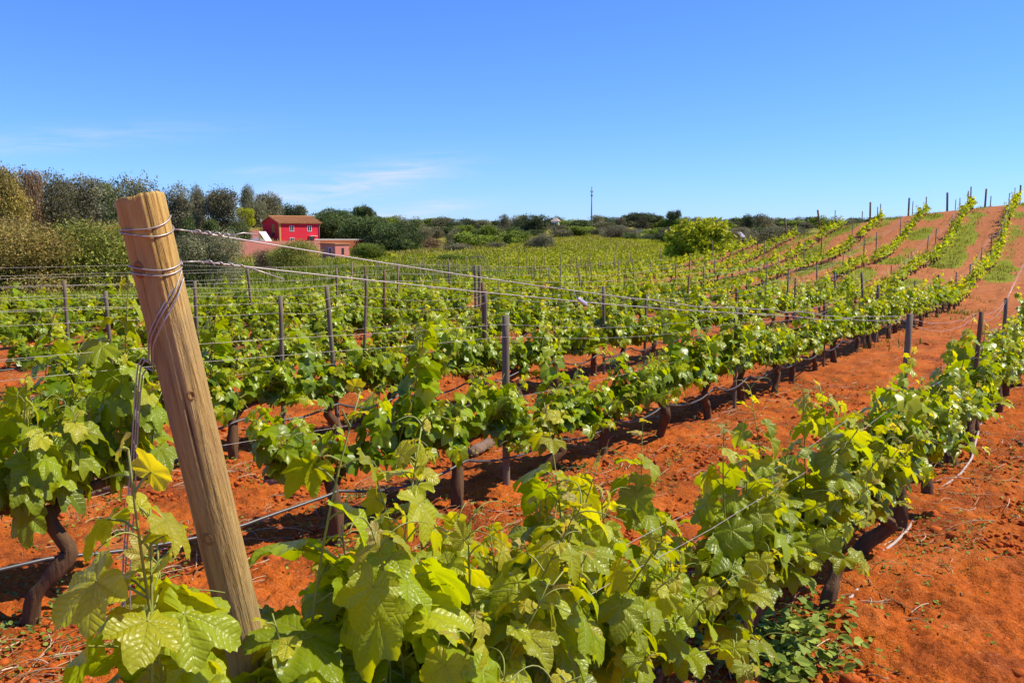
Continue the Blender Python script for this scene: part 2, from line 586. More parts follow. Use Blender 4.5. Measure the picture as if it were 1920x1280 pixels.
# ------------------------------------------------------------------ ground sheet
def build_ground():
    a_in = np.radians(np.linspace(-42, 42, 640))
    a_l = np.radians(np.linspace(-180, -42, 60))[:-1]
    a_r = np.radians(np.linspace(42, 180, 60))[1:]
    A = np.concatenate([a_l, a_in, a_r])
    r = [0.0]
    rr = .6
    while rr < 3200:
        r.append(rr)
        rr *= 1.0042 if 1.7 < rr < 11 else 1.0085 if 1.5 < rr < 40 else (1.016 if rr < 300 else 1.06)
    r = np.array(r)
    RR, AA = np.meshgrid(r, A, indexing='ij')
    X = RR * np.sin(AA); Y = RR * np.cos(AA)
    Z = H(X, Y)
    near = np.clip(1 - RR / 45, 0, 1)
    # clods and tilth
    cl = fbm(X * 7, Y * 7, 3, 4, 2.2, .6)
    Z = Z + near * (.034 * np.abs(cl) + .026 * fbm(X * 20, Y * 20, 9, 3) + .017 * np.abs(fbm(X * 48, Y * 48, 13, 3)) * np.clip(1 - RR / 12, 0, 1) + .05 * fbm(X * 2.2, Y * 2.2, 31, 2) + .05 * np.clip(fbm(X * 4.5, Y * 4.5, 37, 3) - .12, 0, 1)) + np.clip(1 - np.abs(RR - 30) / 26, 0, 1) * (.10 * np.abs(fbm(X * 1.6, Y * 1.6, 41, 4)) + .06 * fbm(X * 5, Y * 5, 43, 2)) + .05 * fbm(X * .8, Y * .8, 5, 3) * np.clip(RR / 3, 0, 1) * np.clip(1 - RR / 200, .1, 1)
    # row banks: slight ridge of soil under each row
    n1, n2 = Z.shape
    i = np.arange(n1 - 1)[:, None] * n2; j = np.arange(n2 - 1)[None, :]
    Q = np.stack([i + j, i + n2 + j, i + n2 + j + 1, i + j + 1], -1).reshape(-1, 4)
    # masks: R = grass cover, G = pale dusty soil, B = dry grass
    G = np.zeros_like(Z); P2 = np.zeros_like(Z); D = np.zeros_like(Z)
    dist = np.full(Z.shape, 1e9); snear = np.zeros_like(Z)
    sel = (RR < 75)
    xs, ys = X[sel], Y[sel]
    # signed row coordinate from the base curve
    step = 12
    bx, by, bs, bt = _bx[::step], _by[::step], _s[::step], _th[::step]
    best = np.full(xs.shape, 1e9); off = np.zeros(xs.shape); sc = np.zeros(xs.shape)
    for q in range(len(bx)):
        dx = xs - bx[q]; dy = ys - by[q]
        d = dx * dx + dy * dy
        m = d < best
        best[m] = d[m]
        off[m] = dx[m] * math.cos(bt[q]) - dy[m] * math.sin(bt[q]); sc[m] = bs[q]
    kk = 2 - off / 2.0
    fr = kk - np.round(kk)
    dr = np.abs(fr) * 2.0
    inside = (kk > .5) & (kk < NROWS + .6) & (ys < FAR_Y + 1.5)
    strip = np.clip(1.15 - np.abs(fr * 2 + .38) / .72, 0, 1)
    hill = np.clip((ys - 17) / 12, 0, 1)
    patch = vnoise(xs * .5, ys * .5, 77) + .5
    g_in = strip * hill * (.12 + 1.05 * patch) + .20 * (patch > .62) * np.clip((ys - 9) / 8, 0, 1)
    valley = np.clip((kk - 8) / 4, 0, 1) * np.clip((ys - 15) / 10, 0, 1)
    g_in = np.maximum(g_in, valley * (.32 + .4 * patch))
    g_out = np.where(kk > NROWS + .5, np.clip((kk - NROWS - .5) / .8, 0, 1) * .95, 0)
    g_out = np.maximum(g_out, np.where((ys >= FAR_Y + .5), .75, 0))
    beyond = np.clip((ys - back_limit(xs, ys)) / 1.2, 0, 1) * (ys > 5)
    g_in = np.maximum(g_in, .92 * beyond)
    g_right = np.where(kk < .5, .0, 0)
    g = np.where(inside, g_in, np.maximum(g_out, g_right))
    Gs = np.zeros(xs.shape); Gs[:] = g
    G[sel] = Gs
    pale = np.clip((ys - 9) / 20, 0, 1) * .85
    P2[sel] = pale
    far = RR >= 75
    G[far] = .9
    az = np.degrees(AA)
    D = np.clip((RR - 120) / 60, 0, 1) * .5
    D = np.where((az < -12) & (RR > 110), .9, D)
    # bare red patch at the end of the rows and along the far field's edge
    def blob(x0, y0, rx, ry):
        return np.exp(-(((X - x0) / rx) ** 2 + ((Y - y0) / ry) ** 2))
    b = blob(5.0, 51, 5, 2.2)
    G = np.clip(G - 1.3 * b, 0, 1)
    b2 = blob(17, 185, 26, 5)
    G = np.clip(G - .9 * b2, 0, 1)
    for (bx_, by_, r1, r2, am) in [(6, 60, 3, 2, .5)]:
        G = np.clip(G - am * blob(bx_, by_, r1, r2), 0, 1)
    fur = np.zeros_like(Z)
    al = np.clip(1 - kk, 0, None)
    fz = np.sin(al * 2 * 2 * math.pi / .62 + 2.0 * vnoise(xs * .7, ys * .7, 12)) * np.clip(al * 3 - .9, 0, 1)
    fz2 = np.sin(kk * 2 * 2 * math.pi / .5 + 2 * vnoise(xs * .6, ys * .6, 15)) * np.clip(1.6 - np.abs(fr) * 0, 0, 1) * (kk >= 1)
    fur[sel] = fz * (.5 + vnoise(xs * .8, ys * .8, 19)) * .026 + fz2 * .012 * np.clip((np.abs(fr) - .2) * 5, 0, 1)
    Z = Z + fur * np.clip(1 - RR / 50, 0, 1)
    mb = MB()
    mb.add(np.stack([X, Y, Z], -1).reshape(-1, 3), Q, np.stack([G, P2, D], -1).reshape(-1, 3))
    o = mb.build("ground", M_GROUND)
    tag(o, kind="structure")


build_ground()

#@@PART2
# ------------------------------------------------------------------ vine leaves
_VE = np.array([0, 52, -52, 108, -108.0])


def leaf_template(na, rings, seed, fine=True):
    g = rs(seed)
    ph = np.linspace(-176, 176, na)
    keys = np.array([0, 13, 26, 31, 42, 52, 66, 79, 85, 97, 108, 125, 145, 165, 176])
    def side():
        k = np.array([1, .90, .74, .70, .80, .90, .80, .66, .63, .70, .73, .64, .52, .40, .10])
        return k * (1 + g.uniform(-.06, .06, len(k)))
    Rl = np.where(ph < 0, np.interp(-ph, keys, side()), np.interp(ph, keys, side()))
    if fine:
        per = 8.5
        saw = ((ph / per + .5) % 1.0)
        Rl = Rl * (1 + .085 * (np.abs(saw - .5) * 2 - .5)) * (1 + .02 * np.sin(ph * .7 + seed))
    f = np.array(rings)[:, None]
    r = f * Rl[None, :]
    pr = np.radians(ph)[None, :]
    x = r * np.sin(pr); y = r * np.cos(pr)
    dv = np.abs(ph[None, :] - _VE[:, None])
    dmin = dv.min(0)[None, :]; vi = dv.argmin(0)
    perp = r * np.sin(np.radians(np.minimum(dmin, 89))); along = r * np.cos(np.radians(np.minimum(dmin, 89)))
    fold = g.uniform(-.12, .22); droop = g.uniform(.12, .38); tip = g.uniform(.02, .25); cup = g.uniform(-.12, .14)
    z = .10 * r * (1 - np.exp(-(dmin / 15.0) ** 2)) + fold * np.abs(x) - droop * r ** 2 - tip * np.maximum(y, 0) ** 3
    z = z + cup * r * np.cos(2 * pr) + g.uniform(.02, .05) * np.sin(pr * 3 + g.uniform(0, 6)) * f ** 2 * r
    z = z + g.uniform(.03, .06) * f ** 3 * np.sin(pr * 9 + g.uniform(0, 6))
    if fine:
        z = z + .017 * np.sin((along - .75 * perp) * 50) * np.clip(perp * 9, 0, 1) * f
    x = x * (1 + g.uniform(-.05, .05))
    V = np.concatenate([[[0, 0, 0]], np.stack([x, y, z], -1).reshape(-1, 3)])
    U = np.concatenate([[[0, 0]], np.stack([perp, along], -1).reshape(-1, 2)])
    nr = len(rings)
    j = np.arange(na - 1)
    F = [np.stack([np.zeros_like(j), 1 + j, 2 + j], -1)]
    if nr > 1:
        i = np.arange(nr - 1)[:, None] * na + 1
        F.append(np.stack([i + j, i + na + j, i + na + j + 1, i + j + 1], -1).reshape(-1, 4))
        F[0] = F[0][:, ::-1]; F[1] = F[1][:, ::-1]
    else:
        F[0] = F[0][:, ::-1]
    return V, F, U


LT = {
    0: [leaf_template(84, [.12, .3, .5, .7, .86, .95, 1.0], 10 + i, True) for i in range(13)],
    1: [leaf_template(29, [.5, 1.0], 30 + i, False) for i in range(6)],
    2: [leaf_template(9, [1.0], 50 + i, False) for i in range(5)],
}


def frames(tipdir, normal):
    Y = tipdir / (np.linalg.norm(tipdir, axis=1)[:, None] + 1e-9)
    X = np.cross(Y, normal); X /= np.linalg.norm(X, axis=1)[:, None] + 1e-9
    Z = np.cross(X, Y)
    return np.stack([X, Y, Z], -1)          # columns


def put_leaves(mb, lod, P, tipdir, normal, size, col, g):
    """adds one leaf per row of P to the mesh being built"""
    P = np.asarray(P); n = len(P)
    if n == 0:
        return
    M = frames(np.asarray(tipdir), np.asarray(normal))
    which = g.randint(0, len(LT[lod]), n)
    for q, (V, F, U) in enumerate(LT[lod]):
        m = np.where(which == q)[0]
        if len(m) == 0:
            continue
        W = np.einsum('nij,vj->nvi', M[m], V) * np.asarray(size)[m][:, None, None] + P[m][:, None, :]
        nv = len(V)
        offs = (np.arange(len(m)) * nv)
        FF = [(f[None] + offs[:, None, None]).reshape(-1, f.shape[1]) for f in F]
        C = np.repeat(np.asarray(col)[m], nv, 0)
        mb.add(W.reshape(-1, 3), FF, C, np.tile(U, (len(m), 1)))


def leaf_colors(age, g, yellow=0.0):
    """age 0 = old dark leaf, 1 = fresh tip"""
    a = np.clip(np.asarray(age) + g.normal(0, .10, len(age)) + yellow, 0, 1.25)[:, None]
    old = np.array([.100, .185, .004]); mid = np.array([.255, .345, .005]); yng = np.array([.44, .42, .022]); bro = np.array([.46, .38, .13])
    c = np.where(a < .5, old + (mid - old) * a * 2, mid + (yng - mid) * np.clip(a - .5, 0, .5) * 2)
    c = np.where(a > 1.02, c + (bro - c) * np.clip((a - 1.02) / .2, 0, 1), c)
    return c * g.uniform(.75, 1.25, (len(age), 1))


def vine_parts(seed, lod, vigour=1.0, yellow=0.0, nsh=None, width=.40, long_shoots=0, low=.0, big=1.0, nlow=None, spread=1.0):
    """one grapevine about its own base, its row along local +X: (trunk MB, [(stem MB, leaf MB), ...])"""
    g = rs(seed)
    hh = .34 + g.uniform(-.04, .04)
    tr = MB()
    k = {0: 14, 1: 11, 2: 5}[lod]; nn = {0: 26, 1: 14, 2: 5}[lod]
    tx, ty = g.uniform(-.13, .13, 2)
    bx0, by0 = g.uniform(-.08, .08, 2)
    path = smooth_path([(bx0, by0, -.06), (bx0 + tx * .4, by0 * .8 + ty * .5, .10), (tx + g.uniform(-.05, .05), ty, .22), (tx * .4, ty * .3, hh - .05), (0, 0, hh)], nn)
    t = np.linspace(0, 1, nn)
    rad = (.036 + g.uniform(-.006, .012)) * (1 - .35 * t) * (1 + .45 * np.exp(-t / .10)) * (1 + .18 * np.exp(-((t - .95) / .08) ** 2))
    rad = rad * (1 + (.3 if lod < 2 else .1) * fbm(t * 9 + seed, t * 0 + seed, seed, 3))
    V, F = tube(path, rad, k)
    if lod < 2:
        c = np.repeat(path, k, 0)
        a_ = np.tile(np.arange(k), nn)
        kk = 1 + .42 * fbm(a_ * .9 + seed, np.repeat(t, k) * 4, seed + 5, 3) + .16 * np.sin(a_ * 2.6 + np.repeat(t, k) * 3)
        V = c + (V - c) * kk[:, None]
    tr.add(V, F)
    arms = []; arm_mb = []
    for sgn in (-1, 1):
        L = width * g.uniform(.75, 1.1)
        p = smooth_path([(0, 0, hh - .05), (sgn * .08, g.uniform(-.03, .03), hh + .02), (sgn * L * .6, g.uniform(-.04, .04), hh + g.uniform(0, .05)), (sgn * L, g.uniform(-.04, .04), hh + g.uniform(.0, .06))], max(4, nn // 2))
        V, F = tube(p, np.linspace(.021, .010, len(p)) * (1 + .2 * vnoise(np.arange(len(p)) * .9, np.zeros(len(p)), seed)), max(5, k // 2))
        (arm_mb.append(MB().add(V, F)) if lod == 0 else tr.add(V, F))
        arms.append(p)
    if False:                                  # strips of loose bark
        for q in range(14):
            i0 = g.randint(1, nn - 8); a0 = g.uniform(0, 6.28)
            pp = path[i0:i0 + 7].copy(); rr = rad[i0:i0 + 7] * 1.12
            pp[:, 0] += np.cos(a0) * rr; pp[:, 1] += np.sin(a0) * rr
            pp[-1, :2] += np.array([math.cos(a0), math.sin(a0)]) * .012
            V, F = tube(pp, .004, 3); tr.add(V, F)
    shoots = []
    tr.arms = arm_mb
    nsh = nsh or g.randint(10, 13)
    for q in range(nsh):
        arm = arms[q % 2]
        u = g.uniform(.05, 1.0)
        b = arm[min(len(arm) - 1, int(u * (len(arm) - 1) + .5))]
        L = vigour * (g.uniform(.26, .46) if lod == 0 else g.uniform(.27, .42))
        if q < long_shoots:
            L = (.5 + .5 * vigour) * g.uniform(.55, .72)
        elif g.rand() < .22:
            L *= .6
        side = g.uniform(-1, 1)
        lean = np.array([g.normal(0, .35), spread * side * (.75 if lod == 0 else .55) + g.normal(0, .15), 1.0 - .35 * abs(side)])
        if q < long_shoots:
            lean = np.array([g.normal(0, .22), g.normal(0, .25), 1.15])
        if q >= nsh - ((4 if lod == 0 else 5) if nlow is None else nlow) - int(low * 3):                          # low laterals hang beside the arms
            lean = np.array([g.normal(0, .5), np.sign(side) * spread * (.9 if lod == 0 else .6), .06 - low * .3])
            L *= .85
        lean /= np.linalg.norm(lean)
        ns = {0: 14, 1: 7, 2: 4}[lod]
        tt = np.linspace(0, 1, ns)[:, None]
        bend = np.array([g.normal(0, .12), side * .16 + g.normal(0, .06), g.uniform(-.10, .06)])
        P = b + lean * L * tt + bend * L * tt ** 2
        stem, lf = MB(), MB()
        V, F = tube(P, np.linspace(.0048, .0016, ns) * (1 if lod == 0 else 1.2), 6 if lod == 0 else 3)
        if lod < 2:
            stem.add(V, F)
        nl = max(4, int(round(L / {0: .042, 1: .030, 2: .042}[lod])))
        tl = (np.arange(nl) + .75) / (nl + .15)
        tl = np.clip(tl + g.normal(0, .02, nl), .06, 1.0)
        base = np.stack([np.interp(tl, tt[:, 0], P[:, c]) for c in range(3)], 1)
        azi = np.arange(nl) * math.pi + g.uniform(0, 6.28) + g.normal(0, .7, nl)
        out = np.stack([np.cos(azi), np.sin(azi) * 1.0, g.uniform(.1, .8, nl)], 1)
        out += lean * .25
        out /= np.linalg.norm(out, axis=1)[:, None]
        env = np.interp(tl, [0, .15, .35, .6, .8, .92, 1], [.85, 1.05, 1.1, .95, .66, .38, .26])
        size = env * g.uniform(.072, .108, nl) * (1.06 * big if lod == 0 else .86) * min(1.15, .75 + .5 * L)
        if lod == 2:
            size *= 1.12
        pet = size * g.uniform(.55, 1.0, nl)
        J = base + out * pet[:, None]
        J[:, 2] -= size * .1
        dr = np.radians(g.uniform(0, 62, nl))
        hor = out.copy(); hor[:, 2] = 0; hor /= np.linalg.norm(hor, axis=1)[:, None] + 1e-9
        tip = hor * np.cos(dr)[:, None]; tip[:, 2] = -np.sin(dr)
        nrm = np.stack([g.normal(0, .30, nl), g.normal(0, .30, nl), np.ones(nl)], 1) + hor * np.sin(dr)[:, None] * .9
        nrm += np.array([.28, -.25, 0])
        # fresh tip leaves stand upright, half folded
        yg = tl > .86
        tip[yg] = lean + g.normal(0, .45, (yg.sum(), 3)) - np.array([0, 0, .9]) * g.uniform(0, 1.6, (yg.sum(), 1))
        age = np.interp(tl, [0, .45, .8, 1], [.15, .32, .62, 1.06])
        put_leaves(lf, lod, J, tip, nrm, size, leaf_colors(age, g, yellow), g)
        if lod < 2:
            kpt = 5 if lod == 0 else 2
            for i in range(nl):
                if lod == 1 and i % 2:
                    continue
                m_ = (base[i] + J[i]) / 2 + np.array([0, 0, .12 * pet[i]])
                pp = smooth_path([base[i], m_, J[i]], 5) if lod == 0 else np.array([base[i], J[i]])
                V, F = tube(pp, .0019 if lod == 0 else .0022, 5 if lod == 0 else 3, False)
                stem.add(V, F)
            # tendrils near the tip
            nt = g.randint(1, 3) if lod == 0 else (1 if g.rand() < .5 else 0)
            for i in range(nt):
                b0 = P[-1 - g.randint(0, max(1, ns // 4))]
                a0 = g.uniform(0, 6.28)
                d0 = np.array([math.cos(a0) * .5, math.sin(a0) * .5, .9])
                Lt = g.uniform(.06, .13)
                s_ = np.linspace(0, 1, 10)[:, None]
                curl = np.array([math.cos(a0 + 1.3), math.sin(a0 + 1.3), -.9])
                pt = b0 + d0 * Lt * s_ + curl * Lt * .75 * s_ ** 2.6
                V, F = tube(pt, np.linspace(.0019, .0009, 10), 4)
                stem.add(V, F)
        shoots.append((stem, lf))
    return tr, shoots


ORD = ["zeroth", "first", "second", "third", "fourth", "fifth", "sixth", "seventh", "eighth", "ninth", "tenth", "eleventh", "twelfth", "thirteenth",
       "fourteenth", "fifteenth", "sixteenth", "seventeenth", "eighteenth", "nineteenth"]
TENS = {20: "twent", 30: "thirt", 40: "fort", 50: "fift", 60: "sixt"}


def ordinal(n):
    if n < 20:
        return ORD[n]
    t_, u = n // 10 * 10, n % 10
    return TENS[t_] + "ieth" if u == 0 else TENS[t_] + "y-" + ORD[u]


ROWNAME = {1: "front row"}
for _k in range(2, 20):
    ROWNAME[_k] = ordinal(_k) + " row back"

# every vine position
SPACING = .82
vines = []            # (distance, k, index, x, y, theta)
for k in range(1, NROWS + 1):
    s0, s1 = row_range(k)
    g = rs(100 + k)
    s = s0 - .6
    SPACING = .72 if k == 1 else .82
    while s < s1:
        jit = g.normal(0, .06)
        x, y, th = row_xy(k, s + jit)
        x, y, th = float(x), float(y), float(th)
        s += SPACING * (1 if k < 5 else 1.02)
        if g.rand() < (.04 if y < 16 else .07) and k > 1 or y > float(back_limit(x, y)) + g.normal(0, .6):
            continue
        if k == 1 and y < 3.05:
            continue
        vines.append([math.hypot(x, y), k, x, y, th])
for (x, y) in [(-.41, 1.47), (-.20, 1.88), (.10, 2.38), (.44, 2.80)]:
    vines.append([math.hypot(x, y), 1, x, y, R(38)])
# the gap in the second row behind the thick post
vines = [v for v in vines if not (v[1] == 2 and -1.55 < v[2] < -1.12)]


def in_view(v):
    u, vv = proj((v[2], v[3], h1(v[2], v[3]) + .55))
    m = 160 if v[0] < 6 else 30
    return v[3] > .8 and -m < u < 1920 + m


vines = [v for v in vines if in_view(v)]
vines.sort()
INDIV = 300
singles = vines[:INDIV]
rest = vines[INDIV:]
singles.sort(key=lambda v: (v[1], v[3]))
count = {}
proto1 = []; proto2 = []; proto2y = []


def make_proto(seed, lod, yellow, vigour, width=.47):
    tr, sh = vine_parts(seed, lod, vigour, yellow, nsh=25 if lod == 1 else 18, width=width, long_shoots=1)
    f, st = MB(), MB()
    for a, b in sh:
        f.merge(b)
        if a.n:
            st.merge(a)
    return (tr.mesh("trunk", M_BARK, col=False), f.mesh("foliage", M_LEAF2 if lod < 2 else M_LEAF3), st.mesh("shoots", M_SHOOT, col=False) if st.n else None)


for i in range(8):
    proto1.append(make_proto(300 + i, 1, -.06, 1.0))
for i in range(6):
    proto2.append(make_proto(400 + i, 2, -.10, 1.0, .48))
for i in range(5):
    proto2y.append(make_proto(500 + i, 2, .20, .86, .48))

LOOK = ["leafy green", "bushy green", "bright green", "young green", "glossy green"]
for v in singles:
    d, k, x, y, th = v
    count[k] = count.get(k, 0) + 1
    i = count[k]
    z = h1(x, y) - .01
    rz = math.pi / 2 - th
    g = rs(int(k * 1000 + i))
    near = d < 5.2 and k == 1
    if k == 1:
        lab = f"large-leaved grapevine in the front row, {ordinal(i)} along from the thick leaning post"
    else:
        lab = f"{LOOK[(k * 7 + i * 3) % 5]} grapevine, {ordinal(i)} from the left end of the {ROWNAME[k]}"
    o = thing("grapevine", lab, "grapevine", (x, y, z), rz, "grapevines trained along the trellis rows")
    if near or (d < 4.6):
        tint0 = .08
        tall = {1: 1.62, 2: 1.48, 3: 1.28, 4: 1.12}.get(i, 1.06) if k == 1 else .95
        tr, sh = vine_parts(40 + k * 100 + i, 0, tall, tint0 if k == 1 else .0, nsh=(36 if i == 1 else 28 if i < 4 else 21) if k == 1 else 24, width=.30 if k == 1 and i == 1 else .44, long_shoots=3 if k == 1 else 2, low=(.4 if i < 4 else .0) if k == 1 else .0, big=(.98 if i == 1 else 1.0 if i < 4 else .9) if k == 1 else 1.0, nlow=(1 if i > 2 else None) if k == 1 else 1, spread=.72 if k == 1 and i > 2 else 1.0)
        if k == 1 and i < 4:
            o.scale = (1.0, 1.0, {1: 1.06, 2: 1.12, 3: 1.10}[i])
        if k == 2 and x < -1.2:
            o.scale = (1.05, 1.05, 1.42)
        tr.build("trunk", M_BARK, o, col=False)
        for am in tr.arms:
            am.build("cordon_arm", M_BARK, o, col=False)
        for a, b in sh:
            st = a.build("shoot", M_SHOOT, o, col=False)
            b.build("foliage", M_LEAF, st, uv=True)
    else:
        hillness = min(1, max(0, (y - 19) / 10)) if k < 10 else 0
        if d < 19:
            pr = proto1[g.randint(0, len(proto1))]
        elif g.rand() < hillness:
            pr = proto2y[g.randint(0, len(proto2y))]
        else:
            pr = proto2[g.randint(0, len(proto2))]
        sc = g.uniform(.9, 1.14)
        hs_ = .72 if k >= 4 else .88
        o.scale = (1.08, sc * float(np.interp(y, [16, 26], [.9, .74])), sc * float(np.interp(y, [5, 9, 16, 26], [1.04, 1.02, .95, hs_])))
        if g.rand() < .5:
            o.rotation_euler = (0, 0, rz + math.pi)
        link("trunk", pr[0], o)
        link("foliage", pr[1], o)
        if pr[2] is not None:
            link("shoots", pr[2], o)

# the remaining small far vines: one mass
def raw_proto(seed, yellow, vig):
    tr, sh = vine_parts(seed, 2, vig, yellow, nsh=15, width=.48, long_shoots=1)
    f = MB()
    for a, b in sh:
        f.merge(b)
    return tr, f


rp_g = [raw_proto(600 + i, -.06, .9) for i in range(3)]
rp_y = [raw_proto(620 + i, .22, .8) for i in range(3)]
fm, tm = MB(), MB()
for n_, v in enumerate(rest):
    d, k, x, y, th = v
    g = rs(9000 + n_)
    hillness = min(1, max(0, (y - 19) / 10)) if k < 10 else .25
    pr = (rp_y if g.rand() < hillness else rp_g)[g.randint(0, 3)]
    a = math.pi / 2 - th + (math.pi if g.rand() < .5 else 0)
    s_ = g.uniform(.9, 1.12)
    Mx = np.array([[math.cos(a), -math.sin(a), 0], [math.sin(a), math.cos(a), 0], [0, 0, .76 if k >= 4 else .9]]) * s_
    off = np.array([x, y, h1(x, y) - .01])
    fm.merge(pr[1], (Mx, off)); tm.merge(pr[0], (Mx, off))
far_v = fm.build("distant_vine_foliage", M_LEAF3)
tag(far_v, "small yellow-green vines in rows far up the slope", "vines", None, "stuff")
tb = tm.build("trunk_mass", M_BARK, far_v, col=False)
tag(tb, kind="stuff")
print("vines", len(vines), count)

#@@PART3
# ------------------------------------------------------------------ more materials
def wood_material():
    t = NT("weathered_post_wood")
    o = t.obj()
    v = t.map(o, (1, 1, .07))
    n1 = t.noise(46, 7, v, .65, .8)
    n2 = t.noise(7, 4, t.map(o, (1, 1, .35)), .6, .5)
    n3 = t.noise(150, 4, t.map(o, (1, 1, .03)), .6)
    sep = t.n("ShaderNodeSeparateXYZ", Vector=o)
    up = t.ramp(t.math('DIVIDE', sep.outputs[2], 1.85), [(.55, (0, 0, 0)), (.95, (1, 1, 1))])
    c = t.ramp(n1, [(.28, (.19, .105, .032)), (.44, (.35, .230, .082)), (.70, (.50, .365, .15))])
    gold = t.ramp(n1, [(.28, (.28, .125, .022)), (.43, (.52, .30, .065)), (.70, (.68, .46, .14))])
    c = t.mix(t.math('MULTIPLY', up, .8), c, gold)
    c = t.mix(t.ramp(n2, [(.48, (0, 0, 0)), (.68, (.55, .55, .55))]), c, (.34, .25, .13))
    c = t.mix(t.ramp(n2, [(.30, (.6, .6, .6)), (.42, (0, 0, 0))]), c, (.20, .09, .035))
    n4 = t.noise(20, 5, t.map(o, (1, 1, .10), (0, .12, 0)), .7, 1.2)
    c = t.mix(t.ramp(n4, [(.30, (.6, .6, .6)), (.42, (0, 0, 0))]), c, (.16, .075, .03))
    n5 = t.noise(5, 5, t.map(o, (1, 1, .45), (.1, 0, 0)), .65, .8)
    c = t.mix(t.ramp(n5, [(.50, (0, 0, 0)), (.66, (.55, .55, .55))]), c, (.25, .21, .12))
    c = t.mix(t.ramp(n5, [(.32, (.7, .7, .7)), (.44, (0, 0, 0))]), c, (.24, .095, .03))
    c = t.mix(t.attr("tint").outputs["Color"], c, (.035, .017, .008))
    h = t.math('ADD', t.math('ADD', n1, t.math('MULTIPLY', n3, .5)), t.math('MULTIPLY', n4, .8))
    return t.done(t.bsdf(c, .85, .2, t.bump(h, 1.0, .010)))


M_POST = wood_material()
M_KNOT = bark_material("knot_wood", (.20, .09, .03), (.50, .28, .10), 60, (1, 1, 1), .8)
M_CRACK = plain_material("dark_crack", (.045, .022, .012), .95, .1)


def wall_material(name, c, stain, sc=.6):
    t = NT(name)
    n1 = t.noise(sc, 6, t.obj(), .7); n2 = t.noise(sc * 8, 4, t.obj())
    col = t.mix(t.ramp(n1, [(.4, (0, 0, 0)), (.75, (.8, .8, .8))]), c, stain)
    col = t.mix(t.math('MULTIPLY', n2, .3), col, tuple(.7 * x for x in c))
    return t.done(t.bsdf(col, .9, .15, t.bump(n2, .3, .02)))


M_RED = wall_material("red_plaster", (.74, .035, .060), (.58, .03, .045))
M_PINK = wall_material("pink_plaster", (.66, .23, .18), (.52, .17, .13))
M_PINKW = wall_material("old_pink_wall", (.52, .19, .14), (.34, .15, .11), .25)
M_BRICKW = wall_material("rust_wall", (.34, .10, .045), (.22, .09, .05), .3)
M_TILE = bark_material("terracotta_tiles", (.42, .17, .06), (.62, .32, .14), 6, (1, 6, 1), .6)
M_WHITE = plain_material("white_paint", (.80, .78, .74), .6, .3, .05)
M_GLASS = plain_material("dark_window_glass", (.03, .035, .04), .12, .6, .2)
M_GREY = plain_material("grey_slate", (.24, .20, .22), .85, .2)
M_POLE = plain_material("grey_pole", (.20, .19, .19), .7, .2)
M_TRUNK = bark_material("tree_bark", (.055, .04, .03), (.15, .12, .09), 8, (1, 1, .2), .7)
M_ROAD = plain_material("pale_parapet", (.50, .46, .43), .9, .1)
M_DEADWOOD = bark_material("dead_wood", (.14, .085, .06), (.34, .24, .18), 30, (1, 1, .1), 1.0)

# ------------------------------------------------------------------ the thick end post
PB = np.array([-.40, 1.76, h1(-.40, 1.76)])
# top from the photo's line of sight, leaning back along the row
PT = at_y(261, 367, 1.47)
AX = PT - PB
PL = float(np.linalg.norm(AX)); AX = AX / PL
NRM = Vector((0, 0, 1)).rotation_difference(Vector(AX)).to_matrix()
NP = np.array(NRM)
PR = .0385


